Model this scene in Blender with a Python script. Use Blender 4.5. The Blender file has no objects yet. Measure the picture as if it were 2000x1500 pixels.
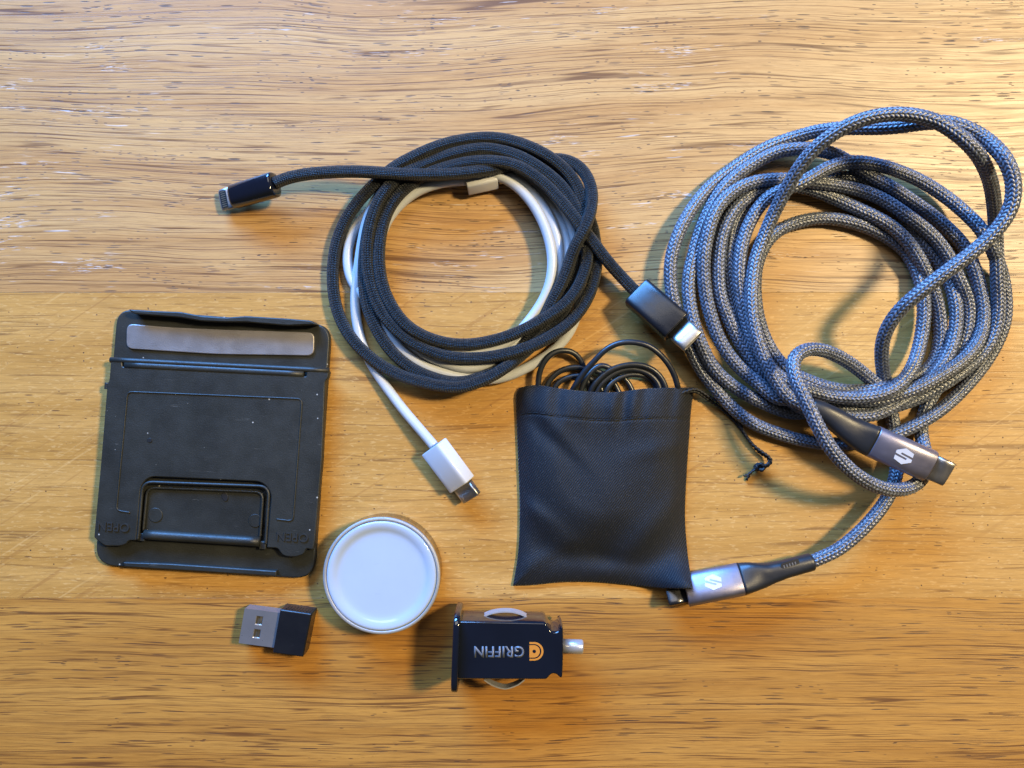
import bpy, bmesh, math, random
import numpy as np
from mathutils import Vector, Matrix
from mathutils.geometry import tessellate_polygon

random.seed(7)
rng = np.random.default_rng(7)
sc = bpy.context.scene
C = sc.collection
MM = 0.001

# ------------------------------------------------------------------ camera
CAM_H = 231.0            # mm above the table
FRAME_W = 308.0          # mm of table seen across the frame
cam_d = bpy.data.cameras.new("camera")
cam = bpy.data.objects.new("camera", cam_d); C.objects.link(cam)
cam.location = (0, 0, CAM_H * MM)
cam_d.sensor_fit = 'HORIZONTAL'; cam_d.sensor_width = 36.0
cam_d.lens = 36.0 * CAM_H / FRAME_W
cam_d.clip_start = 0.005; cam_d.clip_end = 20
sc.camera = cam

# ------------------------------------------------------------------ world and lamps
w = bpy.data.worlds.new("World"); sc.world = w; w.use_nodes = True
bg = w.node_tree.nodes['Background']
bg.inputs[0].default_value = (0.60, 0.56, 0.52, 1); bg.inputs[1].default_value = 0.10

def area(name, loc, target, sx, sy, power, col):
    l = bpy.data.lights.new(name, 'AREA'); l.shape = 'RECTANGLE'; l.size = sx; l.size_y = sy
    l.energy = power; l.color = col
    o = bpy.data.objects.new(name, l); C.objects.link(o)
    o.location = loc
    o.rotation_euler = (Vector(target) - Vector(loc)).to_track_quat('-Z', 'Y').to_euler()
    return o
# warm low sun coming in from the right, a little from behind the table
area("sunlit_window_light", (0.86, 0.34, 1.10), (0.02, 0.02, 0), 0.17, 0.17, 29.5, (1.0, 0.78, 0.42))
# blue daylight window beyond the top of the picture, towards the left
area("sky_window_light", (-0.50, 1.12, 0.58), (0, 0, 0), 0.9, 0.45, 80.0, (0.125, 0.395, 1.0))
# pale ceiling-high window behind it, whose sheen lies on the far part of the table
area("high_window_light", (-0.15, 0.98, 1.55), (0, 0.02, 0), 1.3, 0.7, 9.0, (1.0, 0.95, 0.88))

sc.view_settings.view_transform = 'Standard'; sc.view_settings.look = 'None'
sc.view_settings.exposure = 0.0; sc.view_settings.gamma = 1.0

# ------------------------------------------------------------------ helpers
PX = 2000.0 / FRAME_W
def P(px, py, z=0.0):
    """table-space point (mm) seen at photo pixel px,py when it stands z mm above the table"""
    k = (CAM_H - z) / CAM_H / PX
    return np.array([(px - 1000.0) * k, (750.0 - py) * k, z])

def link(name, me, mat=None, parent=None):
    o = bpy.data.objects.new(name, me); C.objects.link(o)
    if mat is not None: me.materials.append(mat)
    if parent is not None: o.parent = parent
    return o

def thing(name, label, cat, px, py):
    o = bpy.data.objects.new(name, None); C.objects.link(o)
    o.empty_display_size = 0.01
    o['label'] = label; o['category'] = cat
    o['base'] = [float(v) for v in P(px, py)]
    return o

def mesh_np(name, verts, faces, smooth=True):
    """verts in mm (N,3); faces list of tuples"""
    me = bpy.data.meshes.new(name)
    me.from_pydata((np.asarray(verts) * MM).tolist(), [], [tuple(int(i) for i in f) for f in faces])
    me.update()
    if smooth is True:
        me.polygons.foreach_set('use_smooth', [True] * len(me.polygons))
    elif smooth is not False:
        me.polygons.foreach_set('use_smooth', [bool(s) for s in smooth])
    return me

def fix_normals(me):
    bm = bmesh.new(); bm.from_mesh(me)
    bmesh.ops.recalc_face_normals(bm, faces=bm.faces)
    bm.to_mesh(me); bm.free()

def rounded(pts, rad, n=5):
    """round the corners of a 2-D polygon; rad may be a number or a list"""
    pts = [np.array(p[:2], float) for p in pts]; out = []
    m = len(pts)
    for i, p in enumerate(pts):
        r = rad[i] if isinstance(rad, (list, tuple)) else rad
        a, b = pts[i - 1], pts[(i + 1) % m]
        da, db = a - p, b - p
        la, lb = np.linalg.norm(da), np.linalg.norm(db)
        t = min(r, la * 0.49, lb * 0.49)
        if t < 1e-3: out.append(p); continue
        p0, p1 = p + da / la * t, p + db / lb * t
        for k in range(n + 1):
            s = k / n
            out.append((1 - s) ** 2 * p0 + 2 * s * (1 - s) * p + s * s * p1)
    return out

def offset_poly(pts, d):
    """move a closed polygon inwards by d"""
    p = np.asarray(pts, float); n = len(p)
    area2 = sum(p[i - 1][0] * p[i][1] - p[i][0] * p[i - 1][1] for i in range(n))
    sgn = 1.0 if area2 > 0 else -1.0
    out = []
    for i in range(n):
        e0 = p[i] - p[i - 1]; e1 = p[(i + 1) % n] - p[i]
        e0 /= (np.linalg.norm(e0) + 1e-9); e1 /= (np.linalg.norm(e1) + 1e-9)
        n0 = np.array([-e0[1], e0[0]]) * sgn; n1 = np.array([-e1[1], e1[0]]) * sgn
        b = n0 + n1; l = np.linalg.norm(b)
        b = n0 if l < 1e-6 else b / l
        c = max(0.5, float(b @ n0))
        out.append(p[i] + b * d / c)
    out = np.array(out)
    for _ in range(8):                       # collapse edges that turned over in tight corners
        e0 = np.roll(p, -1, 0) - p; e1 = np.roll(out, -1, 0) - out
        bad = np.nonzero((e0 * e1).sum(1) < 0)[0]
        if not len(bad): break
        for i in bad:
            j = (i + 1) % n; mid = (out[i] + out[j]) / 2; out[i] = mid; out[j] = mid
    return out

def cap_tris(ring):
    """triangles of a possibly concave outline, wound counter-clockwise"""
    out = []
    for t in tessellate_polygon([[Vector((float(q[0]), float(q[1]), 0.0)) for q in ring]]):
        a, b, c = (np.asarray(ring[i][:2], float) for i in t)
        ar = (b[0] - a[0]) * (c[1] - a[1]) - (b[1] - a[1]) * (c[0] - a[0])
        if abs(ar) > 1e-9: out.append(tuple(t) if ar > 0 else tuple(reversed(t)))
    return out

def prism_world(xy, z0, z1, bev=0.3, tilt=None):
    """vertical prism over outline xy (mm), top edge rounded; returns verts, faces, smooth"""
    xy = np.asarray(xy, float)
    keep = [i for i in range(len(xy)) if np.linalg.norm(xy[i] - xy[i - 1]) > 0.03]; xy = xy[keep]; n = len(xy)
    if sum(xy[i - 1][0] * xy[i][1] - xy[i][0] * xy[i - 1][1] for i in range(n)) < 0: xy = xy[::-1]
    rings = [(xy, z0), (xy, z1 - bev), (offset_poly(xy, bev * 0.3), z1 - bev * 0.3), (offset_poly(xy, bev), z1)]
    V = []; F = []; S = []
    for r, z in rings:
        for q in r: V.append((q[0], q[1], z))
    for k in range(3):
        for i in range(n):
            j = (i + 1) % n
            F.append((k * n + i, k * n + j, (k + 1) * n + j, (k + 1) * n + i)); S.append(k > 0)
    for a, b, c in cap_tris([V[3 * n + i] for i in range(n)]): F.append((3 * n + a, 3 * n + b, 3 * n + c)); S.append(False)
    for a, b, c in cap_tris([V[i] for i in range(n)]): F.append((c, b, a)); S.append(False)
    V = np.array(V)
    if tilt is not None: V[:, 2] += tilt(V[:, 0], V[:, 1])
    return V, F, S

def px_prism(name, pts, z0, z1, mat, parent, bev=0.3, tilt=None):
    xy = [P(p[0], p[1], z1)[:2] for p in pts]
    V, F, S = prism_world(xy, z0, z1, bev, tilt)
    me = mesh_np(name, V, F, S)
    return link(name, me, mat, parent)

def gauss(a, sig):
    if sig <= 0: return a.copy()
    m = int(3 * sig) + 1
    k = np.exp(-0.5 * (np.arange(-m, m + 1) / sig) ** 2); k /= k.sum()
    if a.ndim == 1:
        return np.convolve(np.concatenate([2 * a[0] - a[m:0:-1], a, 2 * a[-1] - a[-2:-m - 2:-1]]), k, 'valid')
    return np.stack([gauss(a[:, i], sig) for i in range(a.shape[1])], 1)

def catmull(ctrl, step):
    """centripetal catmull-rom through ctrl (N,D) (first two/three columns give length)"""
    c = np.asarray(ctrl, float)
    c = np.vstack([2 * c[0] - c[1], c, 2 * c[-1] - c[-2]])
    out = []
    for i in range(1, len(c) - 2):
        p0, p1, p2, p3 = c[i - 1], c[i], c[i + 1], c[i + 2]
        d = lambda a, b: max(1e-3, np.linalg.norm((b - a)[:2])) ** 0.5
        t0 = 0; t1 = t0 + d(p0, p1); t2 = t1 + d(p1, p2); t3 = t2 + d(p2, p3)
        n = max(2, int(np.linalg.norm((p2 - p1)[:2]) / step) + 1)
        for t in np.linspace(t1, t2, n, endpoint=False):
            a1 = (t1 - t) / (t1 - t0) * p0 + (t - t0) / (t1 - t0) * p1
            a2 = (t2 - t) / (t2 - t1) * p1 + (t - t1) / (t2 - t1) * p2
            a3 = (t3 - t) / (t3 - t2) * p2 + (t - t2) / (t3 - t2) * p3
            b1 = (t2 - t) / (t2 - t0) * a1 + (t - t0) / (t2 - t0) * a2
            b2 = (t3 - t) / (t3 - t1) * a2 + (t - t1) / (t3 - t1) * a3
            out.append((t2 - t) / (t2 - t1) * b1 + (t - t1) / (t2 - t1) * b2)
    out.append(c[-2])
    return np.array(out)

def resample(p, step):
    d = np.concatenate([[0], np.cumsum(np.linalg.norm(np.diff(p[:, :3], axis=0), axis=1))])
    n = max(2, int(d[-1] / step))
    t = np.linspace(0, d[-1], n)
    return np.stack([np.interp(t, d, p[:, i]) for i in range(p.shape[1])], 1)

def frames(p):
    T = np.gradient(p, axis=0); T /= np.linalg.norm(T, axis=1)[:, None] + 1e-12
    N = np.zeros_like(T); n = np.cross(T[0], [0, 0, 1.0])
    if np.linalg.norm(n) < 1e-3: n = np.array([1.0, 0, 0])
    n /= np.linalg.norm(n)
    for i in range(len(T)):
        n = n - T[i] * (n @ T[i]); n /= np.linalg.norm(n) + 1e-12
        N[i] = n
    return T, N, np.cross(T, N)

def tube(name, path, rad, nseg, mat, parent, disp=None, caps=True, uv=False, attr=None):
    """path (n,3) mm; rad scalar/array; disp(s, ang)->(n,nseg)"""
    n = len(path)
    T, N, B = frames(path)
    s = np.concatenate([[0], np.cumsum(np.linalg.norm(np.diff(path, axis=0), axis=1))])
    ang = np.arange(nseg) / nseg * 2 * np.pi
    R = np.broadcast_to(np.asarray(rad, float).reshape(-1, 1), (n, nseg)).copy()
    if disp is not None: R += disp(s[:, None], ang[None, :])
    V = path[:, None, :] + R[:, :, None] * (np.cos(ang)[None, :, None] * N[:, None, :] + np.sin(ang)[None, :, None] * B[:, None, :])
    V = V.reshape(-1, 3) * MM
    i = np.arange(n - 1)[:, None]; j = np.arange(nseg)[None, :]; j2 = (j + 1) % nseg
    Q = np.stack([i * nseg + j, i * nseg + j2, (i + 1) * nseg + j2, (i + 1) * nseg + j], -1).reshape(-1, 4)
    if caps:
        V = np.vstack([V, path[0] * MM, path[-1] * MM])
    me = bpy.data.meshes.new(name)
    nq = len(Q); nt = 2 * nseg if caps else 0
    loops = Q.reshape(-1)
    if caps:
        a = np.arange(nseg); b = (a + 1) % nseg
        t1 = np.stack([b, a, np.full(nseg, n * nseg)], -1).reshape(-1)
        o = (n - 1) * nseg
        t2 = np.stack([o + a, o + b, np.full(nseg, n * nseg + 1)], -1).reshape(-1)
        loops = np.concatenate([loops, t1, t2])
    starts = np.concatenate([np.arange(nq) * 4, nq * 4 + np.arange(nt) * 3])
    me.vertices.add(len(V)); me.vertices.foreach_set('co', V.astype(np.float32).reshape(-1))
    me.loops.add(len(loops)); me.loops.foreach_set('vertex_index', loops.astype(np.int32))
    me.polygons.add(nq + nt)
    me.polygons.foreach_set('loop_start', starts.astype(np.int32))
    me.polygons.foreach_set('use_smooth', np.ones(nq + nt, bool))
    me.update(calc_edges=True); me.validate()
    if uv:
        u = me.uv_layers.new(name='UVMap')
        su = np.stack([s[i] + 0 * j, s[i] + 0 * j, s[i + 1] + 0 * j, s[i + 1] + 0 * j], -1)
        jv = np.stack([j + 0 * i, j + 1 + 0 * i, j + 1 + 0 * i, j + 0 * i], -1) / nseg
        U = np.stack([su, jv], -1).reshape(-1, 2)
        full = np.zeros((len(loops), 2)); full[:len(U)] = U
        u.data.foreach_set('uv', full.astype(np.float32).reshape(-1))
    if attr is not None:
        A = attr(s[:, None], ang[None, :]).reshape(-1)
        if caps: A = np.concatenate([A, [0.3, 0.3]])
        at = me.attributes.new('yarn_and_gap_shade', 'FLOAT', 'POINT')
        at.data.foreach_set('value', A.astype(np.float32))
    return link(name, me, mat, parent)

def superring(hw, hh, e, m=44):
    t = np.arange(m) / m * 2 * np.pi
    c, s = np.cos(t), np.sin(t)
    return np.stack([hw * np.sign(c) * np.abs(c) ** (2.0 / e), hh * np.sign(s) * np.abs(s) ** (2.0 / e)], 1)

def loft(name, secs, mat, parent, m=44, caps=True):
    """secs: list of (centre, yaxis, zaxis, hw, hh, exponent)"""
    V = []
    for c, ya, za, hw, hh, e in secs:
        r = superring(hw, hh, e, m)
        V.append(np.asarray(c)[None] + r[:, :1] * np.asarray(ya)[None] + r[:, 1:] * np.asarray(za)[None])
    V = np.vstack(V); F = []
    for k in range(len(secs) - 1):
        for i in range(m):
            j = (i + 1) % m
            F.append((k * m + i, k * m + j, (k + 1) * m + j, (k + 1) * m + i))
    sm = [True] * len(F)
    if caps:
        F.append(tuple(reversed(range(m)))); sm.append(False)
        F.append(tuple((len(secs) - 1) * m + i for i in range(m))); sm.append(False)
    me = mesh_np(name, V, F, sm); fix_normals(me)
    return link(name, me, mat, parent)

class Frame:
    """local frame: x along a->b, y sideways, z up, rolled about x by roll degrees"""
    def __init__(s, a, b, roll=0.0):
        s.o = np.asarray(a, float); x = np.asarray(b, float) - s.o
        s.L = np.linalg.norm(x); s.x = x / s.L
        z = np.array([0, 0, 1.0]); z = z - s.x * (z @ s.x); z /= np.linalg.norm(z)
        y = np.cross(z, s.x); r = math.radians(roll)
        s.y = y * math.cos(r) + z * math.sin(r); s.z = np.cross(s.x, s.y)
    def p(s, x, y=0, z=0): return s.o + s.x * x + s.y * y + s.z * z
    def sec(s, x, hw, hh, e): return (s.p(x), s.y, s.z, hw, hh, e)

def barrel(name, fr, secs, mat, parent, m=44, caps=True):
    return loft(name, [fr.sec(*q) for q in secs], mat, parent, m, caps)

def ends(x0, x1, hw, hh, e, b=0.3):
    """rounded-end barrel sections"""
    return [(x0, hw - b, hh - b, e), (x0 + b * .3, hw - b * .3, hh - b * .3, e), (x0 + b, hw, hh, e),
            (x1 - b, hw, hh, e), (x1 - b * .3, hw - b * .3, hh - b * .3, e), (x1, hw - b, hh - b, e)]

def plate(name, fr, poly, z, thick, mat, parent):
    """flat piece in the frame's x-y plane at height z"""
    n = len(poly); V = [fr.p(q[0], q[1], z) for q in poly] + [fr.p(q[0], q[1], z + thick) for q in poly]
    F = [tuple(reversed(range(n))), tuple(range(n, 2 * n))] + [(i, (i + 1) % n, n + (i + 1) % n, n + i) for i in range(n)]
    me = mesh_np(name, V, F, False); fix_normals(me)
    return link(name, me, mat, parent)

def box_local(fr, x0, x1, y0, y1, z0, z1):
    V = [fr.p(x, y, z) for x in (x0, x1) for y in (y0, y1) for z in (z0, z1)]
    F = [(0, 1, 3, 2), (4, 6, 7, 5), (0, 4, 5, 1), (2, 3, 7, 6), (0, 2, 6, 4), (1, 5, 7, 3)]
    return V, F
def add_box(name, fr, a, mat, parent):
    V, F = box_local(fr, *a); me = mesh_np(name, V, F, False); fix_normals(me)
    return link(name, me, mat, parent)

def text_mesh(name, body, size, thick, place, mat, parent, squeeze=1.0, weight=0.0):
    cu = bpy.data.curves.new(name + "_c", 'FONT'); cu.body = body; cu.size = 1.0
    cu.align_x = 'CENTER'; cu.align_y = 'CENTER'; cu.offset = weight; cu.resolution_u = 4
    tmp = bpy.data.objects.new(name + "_t", cu); C.objects.link(tmp)
    bpy.context.view_layer.update()
    me = bpy.data.meshes.new_from_object(tmp)
    bpy.data.objects.remove(tmp); bpy.data.curves.remove(cu)
    bm = bmesh.new(); bm.from_mesh(me)
    r = bmesh.ops.extrude_face_region(bm, geom=list(bm.faces))
    for v in r['geom']:
        if isinstance(v, bmesh.types.BMVert): v.co.z += thick / size
    bmesh.ops.recalc_face_normals(bm, faces=bm.faces)
    for v in bm.verts:
        q = place(v.co.x * size * squeeze, v.co.y * size, v.co.z * size)
        v.co = Vector([float(c) * MM for c in q])
    bmesh.ops.recalc_face_normals(bm, faces=bm.faces)
    bm.to_mesh(me); bm.free(); me.name = name
    return link(name, me, mat, parent)

# ------------------------------------------------------------------ materials
def new_mat(name):
    m = bpy.data.materials.new(name); m.use_nodes = True
    nt = m.node_tree; return m, nt, nt.nodes['Principled BSDF']
class NT:
    def __init__(s, nt): s.nt = nt
    def n(s, t, **kw):
        x = s.nt.nodes.new(t)
        for k, v in kw.items(): setattr(x, k, v)
        return x
    def L(s, a, b): s.nt.links.new(a, b)
    def math(s, op, a, b=None, c=None, clamp=False):
        x = s.n('ShaderNodeMath', operation=op, use_clamp=clamp)
        for i, v in enumerate((a, b, c)):
            if v is None: continue
            if isinstance(v, (int, float)): x.inputs[i].default_value = v
            else: s.L(v, x.inputs[i])
        return x.outputs[0]
    def smooth(s, v, a, b, o0=0.0, o1=1.0):
        x = s.n('ShaderNodeMapRange', interpolation_type='SMOOTHSTEP')
        s.L(v, x.inputs[0])
        for i, q in enumerate((a, b, o0, o1)): x.inputs[i + 1].default_value = q
        return x.outputs[0]
    def noise(s, vec, scale, detail=2.0, rough=0.5, dist=0.0):
        x = s.n('ShaderNodeTexNoise'); s.L(vec, x.inputs['Vector'])
        x.inputs['Scale'].default_value = scale; x.inputs['Detail'].default_value = detail
        x.inputs['Roughness'].default_value = rough; x.inputs['Distortion'].default_value = dist
        return x.outputs['Fac']
    def scalev(s, vec, sx, sy, sz=1.0, off=(0, 0, 0)):
        x = s.n('ShaderNodeMapping'); s.L(vec, x.inputs[0])
        x.inputs['Scale'].default_value = (sx, sy, sz); x.inputs['Location'].default_value = off
        return x.outputs[0]
    def mix(s, f, a, b, blend='MIX'):
        x = s.n('ShaderNodeMix', data_type='RGBA', blend_type=blend)
        if isinstance(f, (int, float)): x.inputs[0].default_value = f
        else: s.L(f, x.inputs[0])
        for i, v in ((6, a), (7, b)):
            if isinstance(v, tuple): x.inputs[i].default_value = (*v, 1) if len(v) == 3 else v
            else: s.L(v, x.inputs[i])
        return x.outputs[2]
    def bump(s, h, strength, dist, normal=None):
        x = s.n('ShaderNodeBump'); x.inputs['Strength'].default_value = strength
        x.inputs['Distance'].default_value = dist; s.L(h, x.inputs['Height'])
        if normal is not None: s.L(normal, x.inputs['Normal'])
        return x.outputs[0]

def simple(name, col, rough=0.5, metal=0.0, spec=0.5, coat=0.0, bump=None, speck=None, var=0.0, sheen=0.0):
    """plain material with fine grain; bump=(scale/m, strength, dist); speck=(amount, colour)"""
    m, nt, b = new_mat(name); g = NT(nt)
    b.inputs['Roughness'].default_value = rough; b.inputs['Metallic'].default_value = metal
    b.inputs['Specular IOR Level'].default_value = spec
    b.inputs['Coat Weight'].default_value = coat; b.inputs['Coat Roughness'].default_value = 0.08
    b.inputs['Sheen Weight'].default_value = sheen
    oc = g.n('ShaderNodeTexCoord').outputs['Object']
    big = g.noise(oc, 60, 3, 0.6)
    c0 = tuple(v * (1 - var) for v in col); c1 = tuple(min(1, v * (1 + var)) for v in col)
    col_o = g.mix(g.smooth(big, 0.3, 0.7), c0, c1)
    if speck:
        v = g.n('ShaderNodeTexVoronoi'); g.L(g.scalev(oc, 1, 1, 1), v.inputs['Vector']); v.inputs['Scale'].default_value = 420
        near = g.smooth(v.outputs['Distance'], 0.06, 0.13, 1, 0)
        sp_ = g.n('ShaderNodeSeparateColor'); g.L(v.outputs['Color'], sp_.inputs[0])
        gate = g.math('GREATER_THAN', sp_.outputs[0], 1 - speck[0])
        scr = g.noise(g.scalev(oc, 90, 900), 1.0, 4, 0.7, 1.2)
        scratch = g.math('MULTIPLY', g.smooth(scr, 0.66, 0.74), 0.16)
        f = g.math('MAXIMUM', g.math('MULTIPLY', near, gate), scratch)
        col_o = g.mix(g.math('MULTIPLY', f, 0.8), col_o, speck[1])
    g.L(col_o, b.inputs['Base Color'])
    r = g.noise(oc, 200, 3, 0.6)
    g.L(g.smooth(r, 0.2, 0.8, max(0.02, rough - 0.07), min(1, rough + 0.07)), b.inputs['Roughness'])
    if bump:
        g.L(g.bump(g.noise(oc, bump[0], 3, 0.6), bump[1], bump[2]), b.inputs['Normal'])
    return m

M = {}
M['stand'] = simple('black_moulded_rubber', (0.0165, 0.0175, 0.0155), 0.46, spec=0.42, bump=(2500, 0.35, 0.0002), speck=(0.10, (0.42, 0.42, 0.40)), var=0.25)
M['strip'] = simple('brushed_grey_metal', (0.30, 0.28, 0.28), 0.48, metal=0.8, bump=(3500, 0.3, 0.0002), var=0.10)
M['black_gloss'] = simple('glossy_black_plastic', (0.004, 0.006, 0.012), 0.10, spec=0.6, coat=0.4, var=0.1)
M['black_satin'] = simple('satin_black_plastic', (0.006, 0.007, 0.010), 0.30, spec=0.5, bump=(4000, 0.15, 0.0001), speck=(0.02, (0.3, 0.3, 0.3)))
M['boot'] = simple('black_soft_rubber', (0.012, 0.014, 0.018), 0.38, spec=0.5, bump=(3000, 0.2, 0.0001))
M['steel'] = simple('plug_steel', (0.44, 0.43, 0.42), 0.34, metal=1.0, bump=(2500, 0.12, 0.0001), var=0.06)
M['usb_steel'] = simple('dull_connector_steel', (0.30, 0.30, 0.32), 0.30, metal=0.7, bump=(2500, 0.12, 0.0001), var=0.06)
M['shaded_steel'] = simple('shaded_plug_steel', (0.075, 0.075, 0.08), 0.22, metal=0.9)  # plug steel with its dark reflection put into the colour
M['chrome'] = simple('bright_chrome', (0.46, 0.46, 0.48), 0.30, metal=0.55, var=0.04)
M['alu'] = simple('anodised_purple_grey_aluminium', (0.24, 0.23, 0.29), 0.42, metal=0.85, bump=(5000, 0.2, 0.0001), var=0.05)
M['logo'] = simple('pale_printed_mark', (0.52, 0.52, 0.54), 0.5)
M['slot'] = simple('dark_hollow', (0.004, 0.004, 0.005), 0.6)
M['grey_print'] = simple('grey_printed_letters', (0.10, 0.115, 0.145), 0.4)
M['orange_print'] = simple('orange_printed_emblem', (0.46, 0.18, 0.025), 0.4)
M['white_cable'] = simple('white_cable_rubber', (0.46, 0.48, 0.50), 0.28, spec=0.5, var=0.03)
M['white_plug'] = simple('white_glossy_plastic', (0.52, 0.53, 0.56), 0.2, spec=0.5, var=0.02)
M['puck_white'] = simple('white_plastic_blue_reflection', (0.34, 0.41, 0.53), 0.09, spec=0.5, coat=0.5, speck=(0.012, (0.15, 0.15, 0.18)), var=0.02)  # white plastic, with a blue reflection put into its base colour
M['puck_rim'] = simple('sparkling_silver_rim', (0.34, 0.34, 0.34), 0.45, metal=0.35, bump=(5000, 0.45, 0.0002), var=0.1)
M['puck_side'] = simple('polished_side_wall', (0.42, 0.36, 0.32), 0.16, metal=1.0)
M['thin_cable'] = simple('thin_black_cable_rubber', (0.012, 0.015, 0.021), 0.36, spec=0.5, bump=(1500, 0.15, 0.0002))
M['gold'] = simple('gold_contact', (0.75, 0.66, 0.5), 0.3, metal=1.0)
M['cord'] = simple('black_twisted_cord', (0.006, 0.007, 0.009), 0.6)

def knit_material():
    m, nt, b = new_mat('black_knitted_sleeve'); g = NT(nt)
    uv = g.n('ShaderNodeTexCoord').outputs['UV']
    sx = g.n('ShaderNodeSeparateXYZ'); g.L(uv, sx.inputs[0])
    s_, a_ = sx.outputs[0], sx.outputs[1]
    col = g.math('MULTIPLY', a_, 24.0)
    k = g.math('FLOOR', col); f = g.math('SUBTRACT', col, k)
    par = g.math('MULTIPLY', g.math('SUBTRACT', g.math('MODULO', k, 2.0), 0.5), 2.0)
    ph = g.math('ADD', g.math('DIVIDE', s_, 0.72), g.math('MULTIPLY', par, g.math('MULTIPLY', f, 0.55)))
    ph = g.math('ADD', ph, g.math('MULTIPLY', par, 0.2))
    q = g.math('SUBTRACT', ph, g.math('FLOOR', ph))
    h1 = g.math('SINE', g.math('MULTIPLY', q, math.pi)); h2 = g.math('SINE', g.math('MULTIPLY', f, math.pi))
    h = g.math('MULTIPLY', g.math('POWER', h1, 0.7), g.math('POWER', h2, 0.6))
    idv = g.n('ShaderNodeCombineXYZ'); g.L(g.math('FLOOR', ph), idv.inputs[0]); g.L(k, idv.inputs[1])
    wn = g.n('ShaderNodeTexWhiteNoise'); wn.noise_dimensions = '2D'; g.L(idv.outputs[0], wn.inputs[0])
    tone = g.math('POWER', wn.outputs[0], 2.0)
    c = g.mix(tone, (0.001, 0.002, 0.004), (0.013, 0.018, 0.024))
    g.L(c, b.inputs['Base Color'])
    b.inputs['Roughness'].default_value = 0.50; b.inputs['Specular IOR Level'].default_value = 0.36
    b.inputs['Sheen Weight'].default_value = 0.08; b.inputs['Sheen Roughness'].default_value = 0.4
    g.L(g.bump(h, 1.0, 0.00035), b.inputs['Normal'])
    return m
M['knit'] = knit_material()

def braid_material():
    m, nt, b = new_mat('grey_braided_nylon'); g = NT(nt)
    at = g.n('ShaderNodeAttribute'); at.attribute_name = 'yarn_and_gap_shade'
    c = g.mix(at.outputs['Fac'], (0.009, 0.011, 0.017), (0.165, 0.195, 0.265))  # dark end includes painted shade between the strands
    g.L(c, b.inputs['Base Color'])
    b.inputs['Roughness'].default_value = 0.34; b.inputs['Specular IOR Level'].default_value = 0.9
    b.inputs['Sheen Weight'].default_value = 0.15; b.inputs['Sheen Roughness'].default_value = 0.4
    oc = g.n('ShaderNodeTexCoord').outputs['Object']
    g.L(g.bump(g.noise(oc, 5000, 2, 0.6), 0.3, 0.0002), b.inputs['Normal'])
    return m
M['braid'] = braid_material()

def fabric_material():
    m, nt, b = new_mat('black_twill_satin'); g = NT(nt)
    uv = g.n('ShaderNodeTexCoord').outputs['UV']
    sx = g.n('ShaderNodeSeparateXYZ'); g.L(uv, sx.inputs[0])
    u, v = sx.outputs[0], sx.outputs[1]      # mm along weft / warp
    d = g.math('ADD', g.math('MULTIPLY', u, 1.75), g.math('MULTIPLY', v, 1.15))
    rib = g.math('SINE', g.math('MULTIPLY', d, 2 * math.pi * 0.75))
    thr = g.math('SINE', g.math('MULTIPLY', g.math('SUBTRACT', v, g.math('MULTIPLY', u, 0.4)), 2 * math.pi * 2.1))
    h = g.math('ADD', g.math('MULTIPLY', rib, 0.5), g.math('MULTIPLY', thr, 0.25))
    vor = g.n('ShaderNodeTexVoronoi'); g.L(uv, vor.inputs['Vector']); vor.inputs['Scale'].default_value = 1.9
    sp_ = g.n('ShaderNodeSeparateColor'); g.L(vor.outputs['Color'], sp_.inputs[0])
    glint = g.math('MULTIPLY', g.smooth(vor.outputs['Distance'], 0.10, 0.30, 1, 0), g.math('GREATER_THAN', sp_.outputs[0], 0.55))
    c = g.mix(g.smooth(h, -0.5, 0.6), (0.002, 0.003, 0.005), (0.013, 0.016, 0.022))
    c = g.mix(g.math('MULTIPLY', glint, 0.12), c, (0.30, 0.31, 0.34))  # pale dots: sparkle of the threads painted into the colour
    g.L(c, b.inputs['Base Color'])
    b.inputs['Roughness'].default_value = 0.62; b.inputs['Specular IOR Level'].default_value = 0.28
    b.inputs['Sheen Weight'].default_value = 0.12; b.inputs['Sheen Roughness'].default_value = 0.35
    g.L(g.bump(h, 0.6, 0.00018), b.inputs['Normal'])
    return m
M['fabric'] = fabric_material()

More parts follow.
